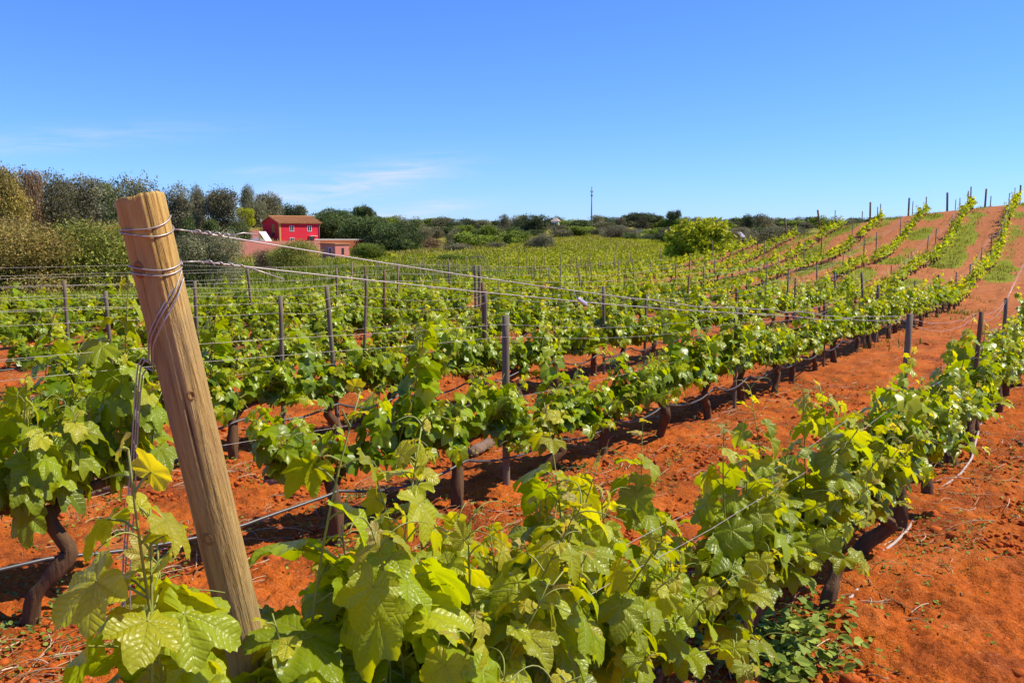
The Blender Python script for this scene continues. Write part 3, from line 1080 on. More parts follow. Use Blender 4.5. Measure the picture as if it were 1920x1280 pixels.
def build_post():
    post = thing("end_post", "thick leaning round wooden post at the near end of the front row", "post", tuple(PB))
    na, nz_ = 72, 120
    zz = np.concatenate([np.linspace(-.25, PL - .006, nz_), [PL - .002, PL]])
    rr = np.concatenate([np.ones(nz_), [.975, .93]])
    a = np.linspace(0, 2 * math.pi, na, endpoint=False)
    Z, A = np.meshgrid(zz, a, indexing='ij')
    Rr = PR * (1.0 + .02 * np.cos(2 * A + 1)) * rr[:, None]
    ca, sa = np.cos(A) * 3, np.sin(A) * 3
    Rr = Rr * (1 + .06 * fbm(ca * 1.0 + 5, sa * 1.0 + Z * 1.6, 3, 4) + .034 * fbm(ca * 3, sa * 3 + Z * 1.3, 8, 4))
    # long drying grooves
    gq = rs(14)
    dirt = np.zeros_like(Z)
    for a0, dep, wd, z0, z1, sl in [(4.95, .10, .045, .7, PL, .10), (5.35, .085, .05, 1.25, PL, -.05), (4.3, .05, .05, 1.0, PL, .12), (5.62, .06, .04, .2, 1.3, .08), (3.8, .04, .06, .5, 1.6, .05), (5.1, .04, .03, .1, .8, .1)] + [(gq.uniform(3.3, 6.3), gq.uniform(.05, .11), gq.uniform(.02, .035), z_, z_ + gq.uniform(.15, .6), gq.uniform(-.12, .12)) for z_ in gq.uniform(.3, 1.6, 16)]:
        aa = a0 + sl * (Z - 1.2) + .03 * fbm(Z * 4, Z * 0, int(a0 * 10), 2)
        d = np.abs((A - aa + math.pi) % (2 * math.pi) - math.pi)
        gv = np.exp(-(d / (wd * .5)) ** 2) * (Z > z0) * (Z <= z1)
        Rr -= PR * dep * .55 * gv
        dirt = np.maximum(dirt, np.exp(-(d / (wd * .30)) ** 2) * (Z > z0) * (Z <= z1) * min(1, dep * 11) * np.clip(.6 + 1.6 * vnoise(Z * 6, Z * 0, int(a0 * 7)), 0, 1))
    # split, crumbled rim
    Ztop = Z + np.where(Z > PL - .02, .004 * fbm(np.cos(A) * 2, np.sin(A) * 2, 4, 3) - .005 * np.sin(A - .6), 0)
    V = np.stack([Rr * np.cos(A), Rr * np.sin(A), Ztop], -1)
    n1, n2 = V.shape[:2]
    mb = MB()
    i = np.arange(n1 - 1)[:, None] * n2; j = np.arange(n2)[None, :]; j2 = (j + 1) % n2
    Q = np.stack([i + j, i + j2, i + n2 + j2, i + n2 + j], -1).reshape(-1, 4)
    cen = V[-1].mean(0, keepdims=True) - np.array([[0, 0, .002]])
    jj = np.arange(n2)
    T = np.stack([(n1 - 1) * n2 + jj, (n1 - 1) * n2 + (jj + 1) % n2, np.full(n2, n1 * n2)], -1)
    dc = np.concatenate([dirt.ravel(), [0]])[:, None] * np.ones((1, 3))
    mb.add(np.concatenate([V.reshape(-1, 3), cen]), [Q, T], dc)
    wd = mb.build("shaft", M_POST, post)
    wd.rotation_euler = NRM.to_euler()
    # knots
    for (ang, z, r) in [(4.35, PL - .115, .011), (4.95, .62, .013), (4.55, 1.18, .010), (5.3, 1.45, .007), (4.2, .95, .008)]:
        kb = MB()
        aa = np.linspace(0, 2 * math.pi, 18, endpoint=False)
        rings = []
        for q, (rad, hgt) in enumerate([(r * 1.2, -.004), (r * .95, .002), (r * .6, .0012), (r * .5, -.0005), (r * .12, -.0002)]):
            da = rad * np.cos(aa) / PR; dz = rad * 1.25 * np.sin(aa)
            R0 = PR * 1.0 + hgt
            rings.append(np.stack([R0 * np.cos(ang + da), R0 * np.sin(ang + da), z + dz], -1))
        Vk = np.concatenate(rings)
        i = np.arange(4)[:, None] * 18; j = np.arange(18)[None, :]; j2 = (j + 1) % 18
        kb.add(Vk, [np.stack([i + j, i + j2, i + 18 + j2, i + 18 + j], -1).reshape(-1, 4), (72 + np.arange(18))[None, :]])
        ko = kb.build("knot", M_KNOT, post, col=False)
        ko.rotation_euler = NRM.to_euler()
    return post


build_post()


def on_post(ang, z, extra=.0):
    """world point on the post's skin; ang 0 = local +X, 3pi/2 = towards the camera"""
    r = PR * 1.01 + extra
    return PB + NP @ np.array([r * math.cos(ang), r * math.sin(ang), z])


WR = .00125


def wire_obj(name, label, paths, rad, group=None, mat=None, k=6, cat="wire"):
    mb = MB()
    for p in paths:
        V, F = tube(p, rad, k)
        mb.add(V, F)
    o = mb.build(name, mat or M_WIRE, None, col=False)
    return tag(o, label, cat, group)


# ------------------------------------------------------------------ stakes (tops read off the photo, feet in the rows)
STK = """1697,588 1832,584 1888,559 956,592 912,545 1383,540 1385,577 1401,424 1493,521 1551,562 1647,534 1715,526 1760,515 1793,510 1477,507 1459,482 1510,454 1534,495 1541,442
1581,475 1570,510 1622,448 1628,511 1644,435 1673,498 1685,397 1710,472 1739,442 1754,428 1784,388 1820,495 1840,463 1859,437 1875,407 1886,380 1172,500 1189,485 1221,492 1159,486 1110,491
1086,492 1091,514 1052,504 1034,500 1014,499 1000,496 1294,477 1290,517 1267,495 1255,475 1321,499 1341,485 1211,552 1135,537 910,530 476,502 530,554 631,537 661,490 682,517 717,505 742,495 787,490 892,496 899,498
684,500 632,502 127,525 209,545 370,527"""
stakes = []
for tok in STK.split():
    px, py = map(float, tok.split(','))
    d = ray(px, py)
    best = None
    for k in range(1, NROWS + 1):
        if (k == 1) != (px in (1697, 1832, 1888)):
            continue
        x, y, th = row_xy(k, _s)
        f = x - y * d[0] / d[1]
        idx = np.where(np.sign(f[:-1]) != np.sign(f[1:]))[0]
        for i in idx:
            if y[i] < 2.5 or y[i] > 49.5:
                continue
            zt = EYE[2] + d[2] * y[i] / d[1]
            hh = zt - h1(x[i], y[i])
            want = 1.18 if px < 1000 else 1.0
            e = abs(hh - want)
            if .55 < hh < 1.6 and (best is None or e < best[0]):
                best = (e, k, x[i], y[i], hh, _s[i])
    if best:
        stakes.append(dict(k=best[1], x=best[2], y=best[3], h=best[4], s=best[5], px=px))
# plain extra ones where a row has a long bare stretch
by_row = {}
for s_ in stakes:
    by_row.setdefault(s_['k'], []).append(s_)
for k in range(2, NROWS + 1):
    s0, s1 = row_range(k)
    have = sorted(q['s'] for q in by_row.get(k, []))
    g = rs(70 + k)
    marks = [s0 - 1.0] + have + [s1 + 1.5]
    for a, b in zip(marks[:-1], marks[1:]):
        if k < 7:
            b = min(b, a + 12)
        n = int((b - a) / 9.5)
        for q in range(n):
            s = a + (b - a) * (q + 1) / (n + 1)
            x, y, th = row_xy(k, s)
            if y > 3 and abs(x / y) < .6 and y < 46 and y < back_limit(x, y):
                dct = dict(k=k, x=float(x), y=float(y), h=g.uniform(1.08, 1.3), s=s, px=0)
                stakes.append(dct); by_row.setdefault(k, []).append(dct)
# end posts on the crest of the hill, tall against the sky
for (px, py, rad) in [(1633, 379, .05), (1705, 371, .05), (1738, 369, .03), (1778, 361, .055), (1822, 350, .035), (1849, 354, .05), (1816, 358, .03), (1914, 347, .045), (1904, 352, .022), (1540, 393, .05), (1477, 408, .05), (1646, 388, .022), (1651, 382, .025), (1712, 377, .022), (1792, 378, .02), (1801, 371, .022), (1858, 368, .025), (1566, 394, .022), (1617, 396, .025), (1509, 416, .02), (1493, 426, .02), (1893, 362, .022)]:
    p = at_y(px, py, 49.5 if rad > .04 else 48.6 + (px % 5) * .5)
    zz = h1(p[0], p[1])
    stakes.append(dict(k=99, x=p[0], y=p[1], h=max(.6, p[2] - zz), s=0, px=px, rad=rad))
# a loose grid of young stakes in the flat field beyond the rows
gg = rs(5)
for q in range(64):
    py = gg.uniform(497, 512); px = gg.uniform(700, 1200)
    y = gg.uniform(50, 68)
    x = (px - 960) / F_PX * y
    stakes.append(dict(k=98, x=x, y=y, h=gg.uniform(.9, 1.25), s=0, px=px))
for v in vines:
    pass


def stake_mesh(rad, h, seed, lod):
    g = rs(seed)
    k, n = (12, 9) if lod == 0 else (6, 3)
    lx, ly = g.normal(0, .028), g.normal(0, .028)
    zz = np.linspace(-.1, h, n)
    p = np.stack([lx * zz + .004 * vnoise(zz * 3, zz * 0, seed), ly * zz + .004 * vnoise(zz * 3, zz * 0 + 5, seed), zz], 1)
    V, F = tube(p, rad * (1 + .06 * vnoise(zz * 5, zz * 0, seed + 1)), k)
    return MB().add(V, F).mesh("stake", None, col=False)


cnt = {}
stakes.sort(key=lambda q: (q['k'], q['s'], q['px']))
GREYW = ["thin grey wooden stake", "plain grey stake", "weathered slim stake"]
far_grp = 0
for n_, q in enumerate(stakes):
    k = q['k']
    d = math.hypot(q['x'], q['y'])
    cnt[k] = cnt.get(k, 0) + 1
    g = rs(1200 + n_)
    brown = (n_ % 4 == 1)
    rad = q.get('rad', g.uniform(.0155, .019) if d < 14 else g.uniform(.016, .023))
    if k == 2 and abs(q['px'] - 956) < 2:
        rad = .0235; brown = False
    me = stake_mesh(rad, q['h'], 1300 + n_, 0 if d < 16 else 1)
    me.materials.append(M_STAKE_R if brown else M_STAKE)
    o = link("vine_stake", me, None, (q['x'], q['y'], h1(q['x'], q['y'])))
    tone = "brown" if brown else "grey"
    if k <= NROWS:
        nm = ROWNAME[k]
        tag(o, f"slim {tone} stake, {ordinal(cnt[k])} from the left end of the {nm}", "stake", "trellis stakes in the vine rows")
        q['obj'] = o
    elif k == 99:
        kind = "stout" if rad > .04 else "thin"
        tag(o, f"{kind} {tone} post on the hill crest against the sky, {ordinal(cnt[k])} from the left there", "post", "posts along the hill crest")
        if rad > .04 and q['px'] in (1540, 1477):
            o.rotation_euler = (0, R(-9), 0)
    else:
        tag(o, "thin young stake standing in the flat green field behind the vine rows", "stake", "young stakes in the flat green field")

# ------------------------------------------------------------------ trellis wires and hoses along each row
def row_path(k, sa, sb, zfun, n, jitter=0.0, seed=0, lat=0.0):
    s = np.linspace(sa, sb, n)
    x, y, th = row_xy(k, s)
    x = x + np.cos(th) * lat; y = y - np.sin(th) * lat
    z = H(x, y) + zfun(s)
    P = np.stack([x, y, z], 1)
    if jitter:
        P[:, 2] += jitter * fbm(s * 1.7, s * 0, seed, 3)
        P[:, 0] += jitter * .6 * fbm(s * 1.7, s * 0 + 9, seed + 3, 3)
    return P


LEVEL = {0: "upper", 1: "second highest", 2: "middle", 3: "lowest"}
for k in range(2, 9):
    s0, s1 = row_range(k)
    st = sorted([q for q in by_row.get(k, [])], key=lambda q: q['s'])
    ss = np.array([q['s'] for q in st]); hh = np.array([q['h'] for q in st])
    lim = s1 if k < 5 else min(s1, s0 + 26)
    for lv, dz in enumerate([.05, .13, .50] if k < 5 else ([.05, .16] if k < 7 else [.06])):
        def zf(s, dz=dz):
            base = np.interp(s, ss, hh) if len(ss) else 1.15 + 0 * s
            sag = 0 * s
            if len(ss) > 1:
                i = np.clip(np.searchsorted(ss, s), 1, len(ss) - 1)
                f = np.clip((s - ss[i - 1]) / np.maximum(ss[i] - ss[i - 1], .1), 0, 1)
                sag = -.05 * 4 * f * (1 - f)
            base = np.minimum(base, 1.32)
            return base - dz + sag
        if dz > .4:
            zf = lambda s: .62 + 0 * s
        p = row_path(k, s0 - 1.5, lim, zf, 160, .004, k * 10 + lv, .022)
        wire_obj("trellis_wire", f"thin {LEVEL[lv]} trellis wire along the {ROWNAME[k]}", [p], np.interp(np.hypot(p[:, 0], p[:, 1]), [2, 10, 40], [.0008, .0013, .0029]), "trellis wires", k=4)
    if k <= 5:
        vs_ = sorted(float(np.interp(v[3], row_xy(k, _s)[1], _s)) for v in vines if v[1] == k)
        vs_ = np.array(vs_)
        def zh(s, vs_=vs_):
            i = np.clip(np.searchsorted(vs_, s), 1, len(vs_) - 1)
            f = np.clip((s - vs_[i - 1]) / np.maximum(vs_[i] - vs_[i - 1], .1), 0, 1)
            return .30 - .07 * 4 * f * (1 - f)
        p = row_path(k, s0 - 1.5, min(s1, s0 + 22), zh, 260, .02, 50 + k, .055)
        wire_obj("drip_hose", f"dark grey drip hose slung between the trunks of the {ROWNAME[k]}", [p], .0085, "drip hoses", M_HOSE, 8, "hose")

# front row: two strong wires from the thick post, two catch wires lower down
st1 = sorted(by_row[1], key=lambda q: q['s'])
tops = [np.array([q['x'], q['y'], h1(q['x'], q['y']) + q['h']]) for q in st1]
n_loc = lambda v: NP.T @ v


def twist(p, q, turns, rad, n):
    """a strand coiled round the straight line p-q"""
    t = np.linspace(0, 1, n)[:, None]
    base = p + (q - p) * t
    dirv = (q - p) / np.linalg.norm(q - p)
    u = np.cross(dirv, [0, 0, 1.0]); u /= np.linalg.norm(u); w_ = np.cross(dirv, u)
    a = 2 * math.pi * turns * t
    r_ = rad * (1 - .3 * t)
    return base + r_ * np.cos(a) * u + r_ * np.sin(a) * w_


def sagged(p, q, sag, n, wob, seed):
    t = np.linspace(0, 1, n)
    P = p + (q - p) * t[:, None]
    P[:, 2] -= sag * 4 * t * (1 - t)
    w_ = np.clip(np.minimum(t, 1 - t) * 6, 0, 1) * np.clip((t - .30) * 4, .06, 1)
    P[:, 2] += wob * w_ * fbm(t * 14, t * 0, seed, 2)
    return P


def ring(z0, z1, a0, a1, n=60, e=.002):
    aa = np.linspace(a0, a1, n); t = np.linspace(0, 1, n)
    return np.array([on_post(a, z0 + (z1 - z0) * tt + .004 * math.sin(2 * a), e) for a, tt in zip(aa, t)])


def post_z(px, py):
    """height along the post whose skin facing the camera shows at this pixel row"""
    zz = np.linspace(.3, PL, 400)
    pts = PB[None] + AX[None] * zz[:, None]
    pr = np.array([proj(p_) for p_ in pts])
    return float(zz[np.argmin((pr[:, 1] - py) ** 2)])


RIGHT = 0.25
zu0, zu1, zu2 = post_z(0, 412), post_z(0, 428), post_z(0, 437)
zl0, zl1, zl2 = post_z(0, 494), post_z(0, 500), post_z(0, 505)
far1 = tops[0] + np.array([0, 0, -.012]); far2 = tops[0] + np.array([0, 0, -.035])
e1 = on_post(RIGHT + .3, zu2, .004); e2 = on_post(RIGHT + .3, zl1, .004)
D1 = (far1 - e1) / np.linalg.norm(far1 - e1); D2 = (far2 - e2) / np.linalg.norm(far2 - e2)
j1 = e1 + D1 * .028; k1 = e1 + D1 * .105
j2 = e2 + D2 * .035 + np.array([0, 0, .003]); k2 = e2 + D2 * .13
up_main = np.concatenate([ring(zu0, zu1, RIGHT - .2, RIGHT - .2 - 2 * math.pi * .52, 50), ring(zu1, zu2, RIGHT - .2 - 2 * math.pi * .52, RIGHT - .2 - 2 * math.pi * 1.0 + .0, 2)[1:1]])
loop_u = [ring(zu0, zu1 - .004, 6.6, 3.25, 50), ring(zu1 - .004, zu2, 3.25, 6.5, 50), ring(zu1 - .012, zu0, .2, 3.3, 40)]
loop_l = [ring(zl0, zl1, 3.2, 6.5, 50), ring(zl2, zl2 - .004, 3.15, 6.45, 50), ring(zl0, zl2, 3.2, .2, 40, .0025)]
rest_u, rest_l = [], []
wirep_u = [np.concatenate([[e1], [j1]]), sagged(j1, far1, .05, 90, .030, 4), twist(j1, k1, 4.0, .0034, 70)]
tail = k1 + D1 * .06 + np.array([0, 0, .008])
wirep_u.append(np.array([k1, k1 + (tail - k1) * .5 + np.array([0, 0, .004]), tail]))
wirep_l = [np.concatenate([[e2], [j2]]), sagged(j2, far2, .03, 90, .016, 9), twist(j2, k2, 4.5, .0036, 80)]
tail2 = k2 + D2 * .08 + np.array([0, 0, -.018])
wirep_l.append(np.array([k2, tail2]))
for a_, b_, i in [(tops[q], tops[q + 1], q) for q in range(len(tops) - 1)]:
    wirep_u.append(sagged(a_ + [0, 0, -.012], b_ + [0, 0, -.012], .06, 40, .02, 20 + i))
    wirep_l.append(sagged(a_ + [0, 0, -.035], b_ + [0, 0, -.035], .09, 40, .02, 30 + i))
xe, ye, _ = row_xy(1, np.interp(0, [0, 1], [row_range(1)[1], 0]) + 1.5)
endp = np.array([float(xe), float(ye), h1(xe, ye) + 1.15])
wirep_u.append(sagged(tops[-1] + [0, 0, -.012], endp, .05, 20, .01, 41)); wirep_l.append(sagged(tops[-1] + [0, 0, -.035], endp + [0, 0, -.03], .05, 20, .01, 42))
wire_obj("trellis_wire", "upper strong wire tied round the thick post and twisted on itself", loop_u + wirep_u, WR, "front row wires", k=8)
wire_obj("trellis_wire", "lower strong wire looped twice round the thick post below the first", loop_l + wirep_l, WR, "front row wires", k=8)
# twin catch wires through the leaves
for lat, lab in [(.03, "camera-side catch wire running through the front row's leaves"), (-.09, "far-side catch wire running through the front row's leaves")]:
    a0 = row_range(1)[0] - .1
    p = row_path(1, a0, row_range(1)[1] + 1.5, lambda s: .74 + .02 * np.sin(s * 2), 200, .012, int(80 + lat * 100), lat)
    wire_obj("catch_wire", lab, [p], .0010, "front row wires", k=5)
# anchor strands from the post down to the ground on the left
zt = post_z(0, 512)
foot = ground_at(238, 1260)
foot = np.array([-.80, 1.62, h1(-.80, 1.62)])
strand = [on_post(6.3, zt, .002), on_post(5.6, zt - .028, .0035), on_post(4.9, zt - .062, .0035), on_post(4.2, zt - .10, .0035), on_post(3.6, zt - .15, .004)]
tl_ = at_y(264, 640, 1.505)
ft = at_y(232, 1090, 1.50)
pA = np.concatenate([smooth_path(strand, 30), smooth_path([strand[-1], tl_, (tl_ + ft) / 2 + np.array([.003, 0, 0]), ft, [ft[0] - .03, ft[1], -.03]], 40)[1:]])
pB = pA + np.array([.004, -.003, -.012])
pB[34:, 0] += np.linspace(0, .030, len(pB) - 34)
pA2 = pA.copy(); pA2[:, 0] -= .0042; pA2[:, 2] += .004
wire_obj("anchor_wire", "doubled anchor wire crossing the thick post and hanging to the ground on its left", [pA, pA2, pB], .0015, None, k=6)
# wire tensioner on the lower front wire
tp = sagged(j2, far2, .03, 90, .016, 9)
pxs = np.array([proj(p_)[0] for p_ in tp])
it = int(np.argmin(abs(pxs - 1092)))
c0 = tp[it]; dr_ = (tp[it + 1] - tp[it - 1]); dr_ /= np.linalg.norm(dr_)
mb = MB()
sd_ = np.cross(dr_, [0, 0, 1.0]); sd_ /= np.linalg.norm(sd_); upv = np.cross(sd_, dr_)
hl = np.array([-.024, -.02, -.006, .006, .02, .024]); wd_ = np.array([.002, .0055, .006, .006, .0055, .002])
aa = np.linspace(0, 2 * math.pi, 12, endpoint=False)
rings = [c0 + dr_ * l + (sd_ * .6 * np.cos(aa)[:, None] + upv * np.sin(aa)[:, None] * 1.15) * w_ - upv * .3 * l for l, w_ in zip(hl, wd_)]
Vt = np.concatenate(rings)
i = np.arange(5)[:, None] * 12; j = np.arange(12)[None, :]; jq = (j + 1) % 12
mb.add(Vt, [np.stack([i + j, i + jq, i + 12 + jq, i + 12 + j], -1).reshape(-1, 4), np.arange(12)[::-1][None], (60 + np.arange(12))[None]])
V, F = tube([c0 - dr_ * .02, c0 - dr_ * .035 + upv * .012, c0 - dr_ * .05 + upv * .035], .0009, 5); mb.add(V, F)
V, F = tube([c0 + dr_ * .02, c0 + dr_ * .034 - upv * .012, c0 + dr_ * .04 - upv * .012], .0009, 5); mb.add(V, F)
tag(mb.build("wire_tensioner", plain_material("zinc_clip", (.42, .42, .50), .5, .4, .15, 12, .3), None, col=False), "small grey clip tensioner gripping the lower strong wire", "wire tensioner")

# hoses of the front row
s0_, s1_ = row_range(1)
p = row_path(1, s0_ + .8, s0_ + 2.9, lambda s: .34 + .05 * np.sin(s * 3.4), 80, .02, 61, -.04)
wire_obj("drip_hose", "dusty drip hose hung under the leaves of the front row", [p], .0085, "drip hoses", M_HOSE, 8, "hose")
pts = [ground_at(*q) for q in [(1560, 1162), (1602, 1122), (1624, 1088), (1634, 1056), (1672, 1028), (1700, 1002), (1714, 977), (1732, 945), (1762, 920), (1800, 895), (1822, 862), (1828, 835), (1838, 800), (1858, 770)]]
p = smooth_path(pts, 120); p[:, 2] = H(p[:, 0], p[:, 1]) + .014 + .006 * fbm(np.arange(120) * .11, np.zeros(120), 5, 2)
p[-14:, 2] += np.linspace(0, .22, 14) ** 1.5
wire_obj("drip_hose", "pale dusty hose lying in curves on the red soil beside the front row", [p], .0085, "drip hoses", M_HOSE_W, 8, "hose")
pts = [ground_at(*q) for q in [(1852, 752), (1868, 785), (1885, 815), (1918, 838)]]
p = smooth_path(pts, 50); p[:, 2] = H(p[:, 0], p[:, 1]) + .012
p[:12, 2] += np.linspace(.2, 0, 12)
wire_obj("drip_hose", "short black hose end lying on the soil at the right edge", [p], .006, "drip hoses", M_HOSE, 8, "hose")

#@@PART4
# ------------------------------------------------------------------ trees and shrubs
def clump_cards(g, P, size, n_per, col, spread, up=.3):
    """n_per small leaf faces round every point of P"""
    n = len(P) * n_per
    C = np.repeat(P, n_per, 0) + g.normal(0, spread, (n, 3))
    d = g.normal(0, 1, (n, 3)); d[:, 2] += up; d /= np.linalg.norm(d, axis=1)[:, None]
    e = np.cross(d, g.normal(0, 1, (n, 3))); e /= np.linalg.norm(e, axis=1)[:, None] + 1e-9
    sz = size * g.uniform(.6, 1.3, (n, 1))
    f = np.cross(d, e)
    # a small kite-shaped leaf, folded a little
    V = np.stack([C - d * sz, C + e * sz * .42 + f * sz * .12, C + d * sz, C - e * sz * .42 + f * sz * .12], 1).reshape(-1, 3)
    i = np.arange(n)[:, None] * 4
    Q = i + np.array([[0, 1, 2, 3]])
    c = np.repeat(np.repeat(col, n_per, 0) * g.uniform(.75, 1.3, (n, 1)), 4, 0)
    return V, Q, c


KIND = {
    # base colour, accent colour, openness, leaf size factor
    'olive': ((0.146, 0.152, 0.073), (0.281, 0.268, 0.159), 1.0, .75),
    'grey': ((0.128, 0.128, 0.071), (0.244, 0.220, 0.134), 1.0, .75),
    'dense': ((0.055, 0.091, 0.024), (0.159, 0.195, 0.061), .8, .9),
    'green': ((0.122, 0.183, 0.022), (0.268, 0.317, 0.043), 1.0, 1.0),
    'bright': ((0.293, 0.354, 0.012), (0.537, 0.488, 0.030), 1.25, 1.5),
    'wild': ((0.183, 0.183, 0.037), (0.464, 0.305, 0.098), 1.25, .8),
    'wildgreen': ((0.146, 0.183, 0.030), (0.390, 0.366, 0.073), 1.25, .8),
    'pine': ((0.049, 0.071, 0.032), (0.110, 0.134, 0.061), 1.0, .8),
    'brown': ((0.195, 0.134, 0.073), (0.329, 0.220, 0.122), 1.2, .8),
}


def tree_meshes(kind, seed, n_clump, n_per, leaf, shape='round', bare=.04):
    """unit tree: crown about 1 wide, 1 high, trunk from z = 0"""
    g = rs(seed)
    c1, c2, open_, lf = KIND[kind]
    c1 = np.array(c1); c2 = np.array(c2)
    nl = g.randint(13, 19)
    L = []
    for q in range(nl):
        a = g.uniform(0, 6.28); r = .42 * math.sqrt(g.rand())
        if shape == 'round':
            z = g.uniform(bare + .14, .84); r *= (1 - .55 * max(0, (z - .45) / .5) ** 1.5)
        elif shape == 'tall':
            z = g.uniform(bare + .10, .90); r *= .8 * (1.05 - z * .7)
        elif shape == 'cone':
            z = g.uniform(bare + .05, .93); r *= 1.1 * (1.0 - z)
        elif shape == 'umbrella':
            z = g.uniform(.66, .86)
            r *= 1.15
        else:                                   # low, spreading bush
            z = g.uniform(.10, .74); r *= 1.15 * (1.1 - .6 * z)
        rad = g.uniform(.16, .27) * (1 if shape != 'cone' else .75 * (1.15 - z))
        if shape == 'umbrella':
            rad *= .75
        L.append((r * math.cos(a), r * math.sin(a), z, rad, g.uniform(.55, 1.45)))
    L.append((0, 0, .50 if shape != 'umbrella' else .78, .27 if shape != 'umbrella' else .2, 1.0))
    if shape in ('round', 'tall'):
        L.append((0, 0, .30, .26, .9)); L.append((.08, .05, .72, .24, 1.05))
    L = np.array(L)
    w_ = L[:, 3] ** 2; w_ /= w_.sum()
    idx = g.choice(len(L), n_clump, p=w_)
    d = g.normal(0, 1, (n_clump, 3)); d /= np.linalg.norm(d, axis=1)[:, None]
    rr = L[idx, 3] * (g.uniform(.45, 1.0, n_clump) ** .5) * g.choice([1, 1, 1, 1.22], n_clump)
    P = L[idx, :3] + d * rr[:, None] * np.array([1, 1, .85])
    P[:, 2] = np.maximum(P[:, 2], .03)
    t_ = np.clip(g.beta(1.3, 2.0, n_clump), 0, 1)[:, None]
    col = (c1 + (c2 - c1) * t_) * L[idx, 4][:, None]
    V, Q, c = clump_cards(g, P, leaf * lf, n_per, col, .022 * open_ + leaf * .5)
    cb = MB().add(V, Q, c)
    tm = MB()
    lean = g.normal(0, .03, 2)
    top = (.62 if shape != 'bush' else .35)
    path = smooth_path([(0, 0, -.06), (lean[0], lean[1], top * .4), (lean[0] * 2, lean[1] * 2, top)], 8)
    tr = {'round': .040, 'tall': .032, 'cone': .028, 'umbrella': .028}.get(shape, .022)
    Vt, Ft = tube(path, np.linspace(tr, tr * .4, 8), 7); tm.add(Vt, Ft)
    nb = 8 if shape != 'bush' else 10
    for q in range(nb):
        l = L[g.randint(0, len(L))]
        b0 = path[g.randint(2, 6)] if shape != 'bush' else np.array([g.normal(0, .04), g.normal(0, .04), -.02])
        mid = (b0 + l[:3]) / 2 + g.normal(0, .03, 3)
        Vt, Ft = tube(smooth_path([b0, mid, l[:3]], 6), np.linspace(tr * .5, tr * .12, 6), 5); tm.add(Vt, Ft)
    if kind in ('wild', 'brown', 'wildgreen'):
        for q in range(130):
            l = L[g.randint(0, len(L))]
            d0 = g.normal(0, 1, 3); d0[2] = abs(d0[2]) + .3; d0 /= np.linalg.norm(d0)
            a0 = l[:3] + d0 * l[3] * .5; b0 = l[:3] + d0 * l[3] * g.uniform(1.0, 1.35)
            Vt, Ft = tube(smooth_path([a0, (a0 + b0) / 2 + g.normal(0, .012, 3), b0], 4), [.0032, .0026, .002, .001], 3, False); cb.add(Vt, Ft, (.22, .11, .07))
    return cb.mesh("crown", M_TINT, smooth=False), tm.mesh("trunk", M_TRUNK, col=False)


PROTO = {}


def proto(kind, shape, i, lod):
    key = (kind, shape, i, lod)
    if key not in PROTO:
        seed = 3000 + (sum(map(ord, kind + shape)) * 13 + i * 101 + lod) % 5000
        if lod == 0:
            PROTO[key] = tree_meshes(kind, seed, 5200, 6, .018, shape)
        elif lod == 1:
            PROTO[key] = tree_meshes(kind, seed, 2400, 6, .027, shape)
        else:
            PROTO[key] = tree_meshes(kind, seed, 650, 6, .044, shape)
    return PROTO[key]


def place_tree(px, ptop, pbase, wpx, y, kind, shape, label, group=None, lod=2, i=0, name=None, cat=None, sink=None):
    x = (px - 960) / F_PX * y / (cp + (640 - pbase) / F_PX * sp) * 1.0
    x = at_y(px, pbase, y)[0]
    z = h1(x, y)
    ztop = at_y(px, ptop, y)[2]
    hgt = max(.8, ztop - z)
    pt_ok = pbase < 440
    wid = wpx / F_PX * y * ((1.32 if px < 560 and pt_ok else 1.25) if shape in ('round', 'tall') else 1.12)
    nm = name or ("shrub" if shape == 'bush' else "tree")
    g = rs(int(px * 7 + ptop))
    o = thing(nm, label, cat or nm, (x, y, z), g.uniform(0, 6.28), group)
    o.scale = (wid, wid, hgt)
    cm, tm = proto(kind, shape, i, lod)
    link("crown", cm, o); link("trunk", tm, o)
    return o


